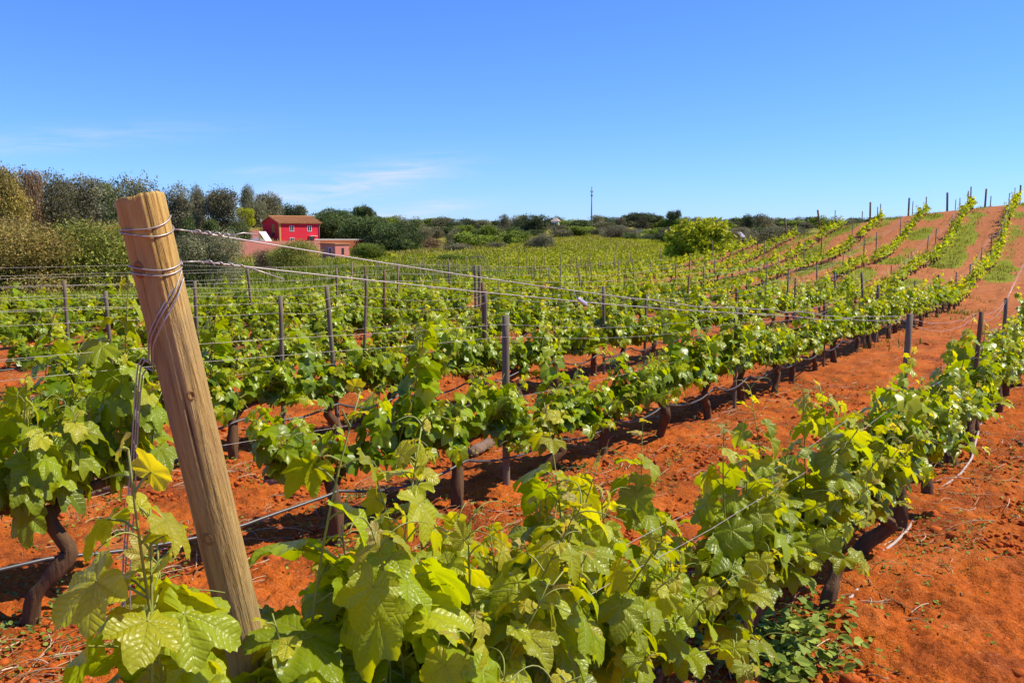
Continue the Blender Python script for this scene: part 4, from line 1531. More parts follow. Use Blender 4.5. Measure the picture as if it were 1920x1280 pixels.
# named trees and shrubs: px, top, base, width, distance, kind, shape, label, lod, variant
T_ = [
    (40, 398, 560, 190, 27, 'wild', 'bush', "huge straggly wild shrub with reddish twigs at the left edge behind the vines", 0, 0, "shrub"),
    (160, 384, 556, 200, 29, 'wildgreen', 'bush', "huge straggly olive-green shrub directly left of the thick post's top", 0, 1, "shrub"),
    (225, 400, 550, 120, 31, 'wild', 'bush', "straggly shrub half hidden behind the thick leaning post", 0, 2, "shrub"),
    (385, 414, 556, 120, 33, 'olive', 'bush', "rounded grey-green bush just right of the thick post's top", 0, 0, "shrub"),
    (500, 462, 520, 60, 60, 'brown', 'bush', "thin brownish bush in front of the long pink wall", 1, 0, "shrub"),
    (552, 449, 528, 78, 56, 'wildgreen', 'round', "crooked almond tree standing in grass in front of the red house", 0, 0, "almond_tree"),
    (690, 452, 498, 52, 88, 'green', 'bush', "bright green citrus bush right of the small pink house", 1, 1, "shrub"),
    (722, 470, 500, 40, 92, 'bright', 'bush', "low yellow-green bush right of the citrus bush", 2, 1, "shrub"),
    (848, 474, 500, 58, 82, 'green', 'bush', "low dark bush standing alone in the flat green field", 1, 2, "shrub"),
    (890, 484, 500, 34, 84, 'olive', 'bush', "small low bush right of the lone dark bush in the field", 2, 2, "shrub"),
    # left hillside
    (8, 306, 400, 70, 128, 'wild', 'tall', "brownish tree at the left frame edge on the hillside", 1, 0, "tree"),
    (55, 322, 400, 52, 140, 'brown', 'round', "reddish-brown bare-looking tree left of the dark hillside trees", 1, 0, "tree"),
    (105, 326, 400, 72, 145, 'grey', 'round', "dark broad tree on the left hillside above the wild shrubs", 1, 0, "tree"),
    (160, 326, 402, 80, 148, 'grey', 'round', "broad round-topped dark tree, second of the three on the left hillside", 1, 1, "tree"),
    (205, 345, 402, 50, 150, 'dense', 'round', "lower dark tree between the round-topped trees and the feathery tree", 1, 1, "tree"),
    (248, 326, 402, 84, 120, 'olive', 'round', "feathery dark tree whose top rises behind the thick post", 1, 1, "tree"),
    (342, 346, 412, 62, 165, 'grey', 'round', "round olive tree first to the right of the thick post on the hillside", 1, 2, "olive_tree"),
    (374, 354, 412, 30, 172, 'grey', 'tall', "slim olive tree squeezed between two round olive trees", 1, 0, "olive_tree"),
    (420, 358, 420, 72, 165, 'grey', 'round', "broad round olive tree left of the tall grey trees by the red house", 1, 3, "olive_tree"),
    (464, 354, 424, 32, 225, 'olive', 'tall', "tall narrow grey-green tree left of the red house", 1, 1, "tree"),
    (502, 360, 424, 50, 232, 'grey', 'round', "wide grey-brown tree above the red house's left gable", 1, 1, "tree"),
    (476, 372, 424, 40, 222, 'olive', 'round', "pale olive tree just above the bright green little tree", 1, 2, "olive_tree"),
    (461, 392, 428, 24, 215, 'bright', 'round', "small bright green tree left of the red house", 1, 0, "tree"),
    (540, 378, 432, 40, 240, 'pine', 'round', "dark tree behind the red house's roof", 2, 0, "tree"),
    (563, 384, 432, 30, 245, 'olive', 'tall', "thin grey tree behind the right end of the red house's roof", 2, 0, "tree"),
    # dense wood right of the red house
    (605, 394, 462, 76, 214, 'dense', 'round', "dark dense evergreen beside the right wall of the red house", 1, 2, "tree"),
    (640, 402, 465, 70, 220, 'dense', 'round', "dark evergreen second to the right of the red house", 1, 3, "tree"),
    (632, 390, 440, 44, 250, 'dense', 'round', "evergreen top rising behind the dark dense trees", 1, 0, "tree"),
    (688, 385, 450, 36, 225, 'dense', 'umbrella', "sparse feathery tree rising above the dense evergreen wood", 1, 0, "tree"),
    (672, 408, 470, 76, 195, 'dense', 'round', "dense evergreen behind the small pink house", 1, 1, "tree"),
    (705, 406, 478, 84, 176, 'dense', 'round', "large lumpy evergreen with pale highlights in the dense wood", 1, 4, "tree"),
    (742, 414, 482, 72, 168, 'dense', 'round', "large lumpy evergreen near the right end of the dense wood", 1, 5, "tree"),
    (770, 432, 484, 48, 160, 'dense', 'bush', "rounded evergreen at the right end of the dense wood", 1, 0, "tree"),
    # middle distance
    (805, 442, 470, 44, 170, 'brown', 'bush', "brownish bush right of the dense evergreen wood", 2, 0, "shrub"),
    (842, 447, 470, 24, 160, 'grey', 'bush', "small dark round bush in the far meadow", 2, 0, "shrub"),
    (880, 432, 478, 64, 150, 'green', 'bush', "green tree-like shrub at the left of the bushes above the far vineyard", 2, 0, "shrub"),
    (866, 452, 480, 50, 140, 'grey', 'bush', "dark low bush in front of the green shrub above the meadow", 2, 1, "shrub"),
    (912, 440, 474, 54, 155, 'green', 'bush', "green shrub in the middle of the bushes above the far vineyard", 2, 1, "shrub"),
    (932, 450, 474, 32, 138, 'grey', 'bush', "dark rounded low bush at the far vineyard's left edge", 2, 2, "shrub"),
    (962, 430, 470, 46, 165, 'green', 'round', "light green tree left of the dark lone bush on the far vineyard", 2, 0, "tree"),
    (1014, 432, 478, 52, 128, 'grey', 'bush', "dark lone rounded bush standing in the far vineyard", 1, 3, "shrub"),
    (1000, 402, 442, 56, 240, 'pine', 'round', "big dark tree on the skyline left of the white villa", 2, 1, "tree"),
    (975, 412, 440, 40, 250, 'pine', 'round', "dark tree on the skyline left of the biggest one", 2, 2, "tree"),
    (1055, 428, 448, 44, 205, 'grey', 'bush', "low dark bush above the far vineyard's top edge", 2, 0, "shrub"),
    (1095, 412, 445, 50, 235, 'dense', 'round', "dark tree at the foot of the tall pole", 2, 0, "tree"),
    (1125, 416, 446, 46, 232, 'olive', 'round', "olive-brown tree right of the tall pole", 2, 3, "olive_tree"),
    (1160, 420, 458, 58, 190, 'grey', 'bush', "big dark rounded bush at the top right of the far vineyard", 1, 1, "shrub"),
    (1210, 438, 462, 46, 180, 'dense', 'bush', "dark green bush left of the bright green tree", 2, 3, "shrub"),
    (1243, 430, 468, 44, 150, 'pine', 'bush', "nearly black bush directly left of the bright green tree", 2, 0, "shrub"),
    (1282, 416, 474, 62, 80, 'bright', 'round', "bright yellow-green tree behind the vine rows, the left of the pair", 2, 0, "tree"),
    (1322, 412, 474, 76, 78, 'bright', 'round', "bright yellow-green tree behind the vine rows, the right of the pair", 2, 1, "tree"),
    (1370, 424, 456, 40, 105, 'brown', 'bush', "brownish shrub right of the bright green trees", 2, 1, "shrub"),
    (1262, 395, 432, 24, 265, 'pine', 'umbrella', "tall open pine on the skyline above the bright green trees", 2, 0, "pine_tree"),
    (1178, 402, 436, 20, 275, 'pine', 'umbrella', "small open pine on the skyline, first right of the tall pole", 2, 1, "pine_tree"),
    (1205, 399, 438, 40, 268, 'pine', 'umbrella', "wide flat-topped pine on the skyline between two smaller pines", 2, 2, "pine_tree"),
    (1230, 403, 438, 26, 270, 'pine', 'umbrella', "flat-topped pine right of the widest skyline pine", 2, 1, "pine_tree"),
    (1402, 399, 432, 22, 270, 'pine', 'round', "lone roundish tree on the skyline behind the hill vines", 2, 0, "tree"),
    (1428, 400, 434, 30, 265, 'grey', 'round', "dark rounded tree on the skyline right of the lone one", 2, 1, "tree"),
    (1470, 414, 446, 60, 170, 'grey', 'bush', "wide dark shrub just behind the crest of the vineyard hill", 2, 2, "shrub"),
    (1435, 420, 448, 50, 160, 'grey', 'bush', "dark shrub behind the vineyard hill, left of the wide one", 2, 3, "shrub"),
]
CATS = {"almond_tree": "tree", "olive_tree": "tree", "pine_tree": "tree"}
for (px, pt, pb, wd_, y, kind, shape, lab, lod, i, nm) in T_:
    place_tree(px, pt, pb, wd_, y, kind, shape, lab, "trees and shrubs around the vineyard", lod, i, nm, CATS.get(nm, nm))

# the skyline of small far trees
g = rs(77)
far_cols = ['pine', 'grey', 'olive', 'dense', 'green', 'grey']
n_far = 0
sky_trees = []
px = 592
while px < 1660:
    sky_trees.append((px + g.uniform(-4, 4), g.uniform(403, 416), g.uniform(22, 40), g.uniform(255, 330), far_cols[g.randint(0, 6)], 'round' if g.rand() < .7 else 'tall'))
    px += g.uniform(9, 16)
px = 780
while px < 1500:                                 # lower, nearer tier
    if not (1010 < px < 1040):
        sky_trees.append((px + g.uniform(-4, 4), g.uniform(419, 432), g.uniform(24, 46), g.uniform(205, 248), far_cols[g.randint(1, 6)], 'bush' if g.rand() < .7 else 'round'))
    px += g.uniform(13, 24)
for px in range(1180, 1400, 15):                 # scrub behind the bright trees
    sky_trees.append((px + g.uniform(-4, 4), g.uniform(432, 444), g.uniform(26, 44), g.uniform(165, 195), ['grey', 'pine', 'dense'][g.randint(0, 3)], 'bush'))
sky_trees.sort()
for n_, (px, pt, wd_, y, kind, shape) in enumerate(sky_trees):
    tone = {'pine': 'blackish', 'grey': 'grey-green', 'olive': 'pale olive', 'dense': 'dark green', 'green': 'green'}[kind]
    sh_ = {'round': 'rounded tree', 'tall': 'slim tree', 'bush': 'low shrub'}[shape]
    place_tree(px, pt, 440, wd_, y, kind, shape, f"{tone} {sh_} in the far tree line, {ordinal(n_ + 1) if n_ < 69 else str(n_ + 1) + 'th'} from the left there", "far tree line", 2, g.randint(0, 4))
for n_, (px, pt) in enumerate([(352, 398), (392, 402), (436, 408), (452, 412), (300, 395), (330, 396)]):
    place_tree(px, pt, 416, 30, 158 + n_ * 2, 'dense', 'bush', f"low dark scrub bush under the hillside olives, {ordinal(n_ + 1)} of its kind", "scrub under the hillside olives", 2, n_ % 4, "shrub", "shrub")

# ------------------------------------------------------------------ buildings
def prism_obj(name, V, F, mat, parent, smooth=False):
    return MB().add(V, [np.array(f) if np.ndim(f[0]) else np.array([f]) for f in F]).build(name, mat, parent, smooth=smooth, col=False)


def box_obj(name, b, mat, parent):
    V, F = box(*b)
    return MB().add(V, F).build(name, mat, parent, smooth=False, col=False)


def window(parent, y0, xc, zc, w_, h_, frame=.12):
    """in the wall plane y = y0 facing -Y"""
    mb = MB()
    for b in [(xc - w_ / 2 - frame, xc + w_ / 2 + frame, y0 - .06, y0 + .02, zc + h_ / 2, zc + h_ / 2 + frame), (xc - w_ / 2 - frame, xc + w_ / 2 + frame, y0 - .09, y0 + .02, zc - h_ / 2 - frame, zc - h_ / 2),
              (xc - w_ / 2 - frame, xc - w_ / 2, y0 - .06, y0 + .02, zc - h_ / 2, zc + h_ / 2), (xc + w_ / 2, xc + w_ / 2 + frame, y0 - .06, y0 + .02, zc - h_ / 2, zc + h_ / 2),
              (xc - .04, xc + .04, y0 - .045, y0 + .015, zc - h_ / 2, zc + h_ / 2)]:
        V, F = box(*b); mb.add(V, F)
    wnd = mb.build("window", M_WHITE, parent, smooth=False, col=False)
    box_obj("pane", (xc - w_ / 2, xc + w_ / 2, y0 - .015, y0 - .004, zc - h_ / 2, zc + h_ / 2), M_GLASS, wnd)


def gable_house():
    y = 200.0
    c = at_y(525, 460, y)                      # nearest corner
    a = R(41)
    o = thing("red_house", "bright red two-storey house with a tiled gable roof and white-framed windows", "house", (c[0], c[1], h1(c[0], c[1]) - .4), a)
    L, W = 10.0, 8.4
    ze = at_y(525, 418, y)[2] - o.location.z
    zr = ze + 1.35
    # long wall faces -Y (local), runs along +X; gable at x = 0
    V = [(0, 0, -1), (L, 0, -1), (L, W, -1), (0, W, -1), (0, 0, ze), (L, 0, ze), (L, W, ze), (0, W, ze), (0, W / 2, zr), (L, W / 2, zr)]
    F = [[(0, 1, 5, 4), (2, 3, 7, 6)], [(3, 0, 4, 8, 7), (1, 2, 6, 9, 5)]]
    prism_obj("walls", V, F, M_RED, o)
    ov = .45
    t_ = .16
    rf = MB()
    for s in (-1, 1):
        y0 = -ov if s < 0 else W + ov
        drop = (zr - ze) / (W / 2) * ov
        P = np.array([(-ov, y0, ze - drop + .04), (L + ov, y0, ze - drop + .04), (L + ov, W / 2, zr + .04), (-ov, W / 2, zr + .04)])
        P = np.concatenate([P, P + [0, 0, t_]])
        rf.add(P, np.array([[0, 3, 2, 1], [4, 5, 6, 7], [0, 1, 5, 4], [1, 2, 6, 5], [2, 3, 7, 6], [3, 0, 4, 7]]))
    # rows of half-round tiles
    for q in range(34):
        x = -ov + .14 + q * (L + 2 * ov - .28) / 33
        drop = (zr - ze) / (W / 2) * ov
        for s in (-1, 1):
            y0 = -ov - .04 if s < 0 else W + ov + .04
            V_, F_ = tube([(x, y0, ze - drop + t_ + .04), (x, W / 2, zr + t_ + .05)], .085, 6); rf.add(V_, F_)
    V_, F_ = tube([(-ov, W / 2, zr + t_ + .08), (L + ov, W / 2, zr + t_ + .08)], .13, 8); rf.add(V_, F_)
    rf.build("roof", M_TILE, o, smooth=False, col=False)
    yel = plain_material("ochre_trim", (.60, .36, .10), .8, .2, .1)
    box_obj("corner_trim", (-.03, .32, -.035, .30, -1, ze - .12), yel, o)
    zt = ze - 1.25
    window(o, 0, 3.0, zt, .9, 1.1, .09)
    window(o, 0, 7.4, zt, .9, 1.1, .09)
    window(o, 0, 3.0, zt - 2.6, .9, 1.0, .09)
    window(o, 0, 8.0, zt - 2.8, 1.0, 1.9, .05)
    V_, F_ = tube([(L - .12, -.09, -1), (L - .12, -.09, ze - .2)], .07, 8)
    MB().add(V_, F_).build("drainpipe", M_GREY, o, col=False)
    box_obj("awning", (7.2, 9.0, -.9, -.01, zt - 1.72, zt - 1.62), M_WHITE, o)
    box_obj("gable_recess", (-.03, -.004, 2.4, 3.6, zt - 1.6, zt + 1.0), M_GLASS, o)
    V_, F_ = tube([(-.5, W - .3, ze - 1.0), (-.5, W - .3, ze + .9)], .05, 6)
    m_ = MB().add(V_, F_)
    for dz in (.5, .75):
        V_, F_ = tube([(-.5, W - .3 - .7, ze + dz), (-.5, W - .3 + .7, ze + dz)], .03, 5); m_.add(V_, F_)
    V_, F_ = tube([(-.5, W - .3, ze - .9), (.1, W - .3, ze - .9)], .04, 5); m_.add(V_, F_)
    m_.build("aerial", M_WHITE, o, col=False)


gable_house()


def pink_house():
    y = 128.0
    c = at_y(629, 486, y)
    o = thing("pink_house", "small pink flat-roofed outbuilding with a blue-framed window below the red house", "house", (c[0], c[1], h1(c[0], c[1]) - .3), R(45))
    z1 = at_y(629, 458, y)[2] - o.location.z
    Wd, Dp = 2.4, 3.9
    V, F = box(0, Wd, 0, Dp, -.6, z1)
    MB().add(V, F).build("walls", M_PINK, o, smooth=False, col=False)
    box_obj("roof", (-.15, Wd + .15, -.15, Dp + .15, z1, z1 + .14), M_TILE, o)
    # slit window in the sunny wall
    wnd = box_obj("window", (Wd * .45, Wd * .62, -.03, -.004, z1 - 1.45, z1 - .55), M_GLASS, o)
    blue = plain_material("blue_frame", (.35, .50, .75), .6, .3, .1)
    fr = MB()
    for b in [(-.06, -.004, .8, 1.7, z1 - .55, z1 - .42), (-.06, -.004, .8, .93, z1 - 1.9, z1 - .55), (-.06, -.004, 1.57, 1.7, z1 - 1.9, z1 - .55)]:
        V, F = box(*b); fr.add(V, F)
    f_ = fr.build("door", blue, o, smooth=False, col=False)
    box_obj("panel", (-.03, -.005, .94, 1.56, z1 - 1.9, z1 - .56), M_GLASS, f_)


pink_house()


def wall_thing(name, label, px0, px1, ptop, pbase, y0, y1, thick, mat, cap=None, high=None):
    a = at_y(px0, pbase, y0); b = at_y(px1, pbase, y1)
    top = at_y(px0, ptop, y0)[2]; top2 = at_y(px1, ptop, y1)[2]
    n = 14
    t = np.linspace(0, 1, n)
    X = a[0] + (b[0] - a[0]) * t; Y = a[1] + (b[1] - a[1]) * t
    zt = top + (top2 - top) * t if high is None else H(X, Y) + high
    zb = H(X, Y) - .6
    V = np.concatenate([np.stack([X, Y, zb], 1), np.stack([X, Y, zt], 1), np.stack([X, Y + thick, zb], 1), np.stack([X, Y + thick, zt], 1)])
    i = np.arange(n - 1)
    F = [np.stack([i, i + 1, n + i + 1, n + i], 1), np.stack([2 * n + i + 1, 2 * n + i, 3 * n + i, 3 * n + i + 1], 1), np.stack([n + i, n + i + 1, 3 * n + i + 1, 3 * n + i], 1),
         np.array([[0, n, 3 * n, 2 * n], [n - 1, 3 * n - 1, 4 * n - 1, 2 * n - 1]])]
    o = MB().add(V, F).build(name, mat, None, smooth=False, col=False)
    tag(o, label, "wall")
    if cap is not None:
        Vc = np.concatenate([np.stack([X, Y - .08, zt + .003], 1), np.stack([X, Y + thick + .08, zt + .003], 1), np.stack([X, Y - .08, zt + .18], 1), np.stack([X, Y + thick + .08, zt + .18], 1)])
        Fc = [np.stack([i, i + 1, 2 * n + i + 1, 2 * n + i], 1), np.stack([2 * n + i, 2 * n + i + 1, 3 * n + i + 1, 3 * n + i], 1), np.stack([n + i + 1, n + i, 3 * n + i, 3 * n + i + 1], 1)]
        MB().add(Vc, Fc).build("coping", cap, o, smooth=False, col=False)
    return o


wall_thing("garden_wall", "long faded pink garden wall below the red house", 385, 600, 452, 492, 132, 150, .5, M_PINKW)
wall_thing("terrace_wall", "pale pink terrace wall on the slope left of the red house", 372, 486, 432, 446, 168, 178, .5, M_PINKW)
wall_thing("yard_wall", "rust-brown yard wall with pale coping between red house and dense trees", 592, 700, 450, 484, 160, 176, .4, M_BRICKW, M_ROAD)
wall_thing("road_parapet", "low pale roadside wall crossing the far scrub left of the bushes", 760, 892, 433, 438, 245, 245, .4, M_ROAD, None, .75)
wall_thing("road_parapet", "low pale roadside wall far behind the top of the far vineyard", 1085, 1240, 436, 441, 236, 232, .4, M_ROAD, None, .75)

# shed with hipped roof and leaning white sheet beside the red house
c = at_y(478, 452, 175)
o = thing("shed", "low grey shed with a hipped roof left of the red house", "shed", (c[0], c[1], h1(c[0], c[1]) - .3), R(10))
box_obj("walls", (-2.0, 2.0, 0, 3.5, -.5, 1.5), M_BRICKW, o)
prism_obj("roof", [(-2.3, -.3, 1.5), (2.3, -.3, 1.5), (2.3, 3.8, 1.5), (-2.3, 3.8, 1.5), (-.5, 1.7, 2.75), (.5, 1.7, 2.75)], [[(0, 1, 5, 4), (2, 3, 4, 5), (0, 3, 2, 1)], [(1, 2, 5), (3, 0, 4)]], M_GREY, o)
c = at_y(490, 434, 172)
d2 = at_y(504, 452, 168)
pn = MB()
Pq = np.array([(c[0] - .5, c[1], c[2]), (c[0] + .75, c[1] + .4, c[2]), (d2[0] + .5, d2[1] + .4, d2[2]), (d2[0] - .6, d2[1], d2[2])])
Pq = np.concatenate([Pq, Pq + [0, .12, -.08]])
pn.add(Pq, np.array([[0, 1, 2, 3], [7, 6, 5, 4], [0, 4, 5, 1], [1, 5, 6, 2], [2, 6, 7, 3], [3, 7, 4, 0]]))
sp_o = pn.build("white_panel", M_WHITE, None, smooth=False, col=False)
tag(sp_o, "bright white sloping sheet catching the sun beside the red house's gable", "panel")
ps = MB()
for q in (0, 1):
    p = Pq[q]; V, F = tube([(p[0], p[1] + .2, p[2] - .15), (p[0], p[1] + .2, h1(p[0], p[1]) - .2)], .06, 6); ps.add(V, F)
ps.build("support", M_GREY, sp_o, col=False)


def villa(px, ptop, pbase, wpx, y, mat, label, roofmat=None):
    c = at_y(px, pbase, y)
    o = thing("villa", label, "house", (c[0], c[1], h1(c[0], c[1]) - .3), R(px % 40 - 20))
    w_ = wpx / F_PX * y
    z1 = max(2.0, at_y(px, ptop, y)[2] - o.location.z)
    box_obj("walls", (-w_ / 2, w_ / 2, 0, w_ * .8, -1, z1 - 1), mat, o)
    e = w_ / 2 + .3
    prism_obj("roof", [(-e, -.3, z1 - 1), (e, -.3, z1 - 1), (e, w_ * .8 + .3, z1 - 1), (-e, w_ * .8 + .3, z1 - 1), (-e * .4, w_ * .4, z1), (e * .4, w_ * .4, z1)],
              [[(0, 1, 5, 4), (2, 3, 4, 5), (0, 3, 2, 1)], [(1, 2, 5), (3, 0, 4)]], roofmat or M_TILE, o)
    for q in (-.28, .25):
        box_obj("window", (q * w_ - .5, q * w_ + .5, -.03, -.004, z1 - 2.6, z1 - 1.5), M_GLASS, o)


villa(1040, 409, 424, 13, 285, M_WHITE, "white villa with a low pink-tiled roof on the skyline behind the far vineyard", plain_material("faded_tiles", (.52, .40, .34), .85, .1, .15))
villa(1352, 424, 440, 16, 215, plain_material("pale_blue_wall", (.45, .58, .80), .8, .2, .1), "pale blue villa right of the bright green trees", M_ROAD)
villa(1388, 435, 446, 15, 175, plain_material("lilac_wall", (.52, .50, .60), .8, .2, .1), "lilac-grey villa peeping over the vineyard hill's left slope", M_ROAD)

# tall pole
c = at_y(1109, 418, 225)
o = thing("power_pole", "tall grey power pole rising above the far tree line", "pole", (c[0], c[1], h1(c[0], c[1])))
zt = at_y(1109, 350, 225)[2] - o.location.z
V, F = tube([(0, 0, -1), (0, 0, zt * .5), (0, 0, zt)], [.20, .15, .10], 8)
MB().add(V, F).build("mast", M_POLE, o, col=False)
mb = MB()
for dz, l in ((1.4, .3), (2.4, .2)):
    V, F = tube([(-l, 0, zt - dz), (l, 0, zt - dz)], .06, 6); mb.add(V, F)
    for sx_ in (-1, 1):
        V, F = tube([(sx_ * l * .9, 0, zt - dz), (sx_ * l * .9, 0, zt - dz + .45)], .07, 6); mb.add(V, F)
mb.build("crossarm", M_POLE, o, col=False)

#@@PART5
# ------------------------------------------------------------------ ground litter, weeds and grass
def vine_dist(x, y):
    """unsigned distance to the nearest row line and that row's number"""
    st = 10
    bx, by, bs, bt = _bx[::st], _by[::st], _s[::st], _th[::st]
    best = np.full(len(x), 1e9); off = np.zeros(len(x))
    for q in range(len(bx)):
        dx = x - bx[q]; dy = y - by[q]; d = dx * dx + dy * dy
        m = d < best; best[m] = d[m]
        off[m] = dx[m] * math.cos(bt[q]) - dy[m] * math.sin(bt[q])
    kk = 2 - off / 2.0
    return (kk - np.round(kk)) * 2.0, kk


def scatter(n, y0, y1, seed, power=1.0, wide=.62):
    g = rs(seed)
    y = y0 * (y1 / y0) ** (g.rand(n) ** power)
    x = (g.uniform(-1, 1, n)) * wide * (y + .3)
    return x, y, g


# dry pruned canes
def prunings():
    mb = MB()
    x, y, g = scatter(12000, 1.3, 24, 11, .8)
    fr, kk = vine_dist(x, y)
    p = np.exp(-((np.abs(fr) - .35) / .35) ** 2) * .95 + .05
    p *= np.where(kk < 1, np.clip(1.2 - (1 - kk) * .6, .16, 1), 1)
    keep = g.rand(len(x)) < p
    x, y = x[keep], y[keep]
    z = H(x, y)
    for i in range(len(x)):
        L = g.uniform(.04, .24) * (1 if g.rand() < .85 else 1.9)
        a = g.uniform(0, 6.28) if g.rand() < .5 else g.normal(.9, .35)
        n = 5
        t = np.linspace(-.5, .5, n)
        cur = g.normal(0, .35)
        dx = np.cos(a + cur * t) * L * t; dy = np.sin(a + cur * t) * L * t
        zz = z[i] + .012 + g.uniform(0, .015) + t * g.normal(0, .08) * L + .02 * (np.cos(t * 3.1) if g.rand() < .3 else 0)
        r = g.uniform(.0014, .0038) if y[i] < 9 else .003
        V, F = tube(np.stack([x[i] + dx, y[i] + dy, zz], 1), np.linspace(r, r * .6, n), 4, False)
        c = np.array([[.42, .27, .15], [.55, .40, .27], [.30, .16, .08], [.24, .10, .05]])[g.randint(0, 4)] * g.uniform(.8, 1.15)
        mb.add(V, F, c)
    tag(mb.build("pruned_twigs", M_STRAW, None), "dry pruned canes and straw strewn over the red soil along the rows", "twigs", None, "stuff")


prunings()


def clods():
    mb = MB()
    ico = []
    base = np.array([[0, 0, 1], [0, 0, -1], [1, 0, 0], [-1, 0, 0], [0, 1, 0], [0, -1, 0], [.6, .6, .5], [-.6, .6, .5], [.6, -.6, .5], [-.6, -.6, .5]], float)
    import bmesh
    bm = bmesh.new(); bmesh.ops.create_icosphere(bm, subdivisions=1, radius=1)
    bm.verts.ensure_lookup_table()
    V0 = np.array([v.co[:] for v in bm.verts]); F0 = np.array([[v.index for v in f.verts] for f in bm.faces]); bm.free()
    x, y, g = scatter(70000, 1.2, 18, 21, .85)
    n_ = vnoise(x * 1.3, y * 1.3, 8)
    keep = n_ + g.uniform(-.35, .35, len(x)) > -.05
    x, y = x[keep], y[keep]
    z = H(x, y)
    n = len(x)
    sz = .0035 + .016 * g.rand(n) ** 3.2
    big = g.rand(n) < .016
    sz[big] = g.uniform(.016, .040, big.sum())
    D = 1 + g.uniform(-.32, .32, (n, len(V0)))
    S = np.stack([g.uniform(.8, 1.3, n), g.uniform(.8, 1.3, n), g.uniform(.5, .9, n)], 1)
    W = V0[None] * D[:, :, None] * (S * sz[:, None])[:, None, :] + np.stack([x, y, z + sz * .3 + .006], 1)[:, None, :]
    F = (F0[None] + (np.arange(n) * len(V0))[:, None, None]).reshape(-1, 3)
    mb.add(W.reshape(-1, 3), F)
    tag(mb.build("soil_clods", M_CLOD, None, smooth=True, col=False), "crumbs and clods of red soil lying on the vineyard floor", "soil", None, "stuff")


clods()


def blades(name, label, x, y, g, h0, h1_, n_per, c1, c2, spread, wd, cat):
    """tufts of narrow blades at the given points"""
    z = H(x, y)
    n = len(x) * n_per
    X = np.repeat(x, n_per) + g.normal(0, spread, n); Y = np.repeat(y, n_per) + g.normal(0, spread, n)
    Z = np.repeat(z, n_per) - .01
    hh = g.uniform(h0, h1_, n)
    a = g.uniform(0, 6.28, n); ln = g.uniform(.1, .8, n) * hh
    w_ = np.broadcast_to(wd, (n,)) * g.uniform(.7, 1.3, n)
    cx, cy = np.cos(a), np.sin(a)
    b1 = np.stack([X - cy * w_, Y + cx * w_, Z], 1); b2 = np.stack([X + cy * w_, Y - cx * w_, Z], 1)
    m1 = np.stack([X + cx * ln * .4 - cy * w_ * .8, Y + cy * ln * .4 + cx * w_ * .8, Z + hh * .65], 1); m2 = np.stack([X + cx * ln * .4 + cy * w_ * .8, Y + cy * ln * .4 - cx * w_ * .8, Z + hh * .65], 1)
    tp_ = np.stack([X + cx * ln, Y + cy * ln, Z + hh], 1)
    V = np.stack([b1, b2, m2, m1, tp_], 1).reshape(-1, 3)
    i = np.arange(n)[:, None] * 5
    t = g.rand(n, 1)
    col = np.repeat((np.array(c1) + (np.array(c2) - np.array(c1)) * t) * g.uniform(.8, 1.2, (n, 1)), 5, 0)
    mb = MB().add(V, [i + np.array([[0, 1, 2, 3]]), i + np.array([[3, 2, 4]])], col)
    return tag(mb.build(name, M_TINT, None, smooth=False), label, cat, None, "stuff")


# broad-leaved weeds near the rows
def weed_cards(name, label, x, y, size, n_per, c1, c2, seed, spread):
    g = rs(seed)
    z = H(x, y)
    n = len(x) * n_per
    sp_ = np.repeat(np.broadcast_to(spread, (len(x),)), n_per)
    r = np.abs(g.normal(0, 1, n)) * sp_; a = g.uniform(0, 6.28, n)
    X = np.repeat(x, n_per) + r * np.cos(a); Y = np.repeat(y, n_per) + r * np.sin(a)
    Z = np.repeat(z, n_per) + np.abs(g.normal(0, .55, n)) * sp_ + .012
    d = np.stack([np.cos(a), np.sin(a), g.uniform(-.5, .6, n)], 1)
    d /= np.linalg.norm(d, axis=1)[:, None]
    nrm = np.stack([g.normal(0, .5, n), g.normal(0, .5, n), np.ones(n)], 1)
    M = frames(d, nrm)
    sz = np.repeat(np.broadcast_to(size, (len(x),)), n_per) * g.uniform(.5, 1.3, n)
    leaf = np.array([[0, 0, 0], [.35, .35, .06], [.28, .75, .03], [0, 1, -.08], [-.28, .75, .03], [-.35, .35, .06]])
    W = np.einsum('nij,vj->nvi', M, leaf) * sz[:, None, None] + np.stack([X, Y, Z], 1)[:, None, :]
    i = np.arange(n)[:, None] * 6
    t = g.rand(n, 1)
    col = np.repeat((np.array(c1) + (np.array(c2) - np.array(c1)) * t) * g.uniform(.75, 1.25, (n, 1)), 6, 0)
    mb = MB().add(W.reshape(-1, 3), [i + np.array([[0, 1, 2, 3]]), i + np.array([[0, 3, 4, 5]])], col)
    return tag(mb.build(name, M_TINT, None, smooth=False), label, "weeds", None, "stuff")


def clump_points(centres, n, rad, seed):
    g = rs(seed)
    out = []
    for (px, py, w_) in centres:
        p = ground_at(px, py)
        m = int(n * w_)
        out.append(np.stack([p[0] + g.normal(0, rad * w_, m), p[1] + g.normal(0, rad * w_, m)], 1))
    return np.concatenate(out)


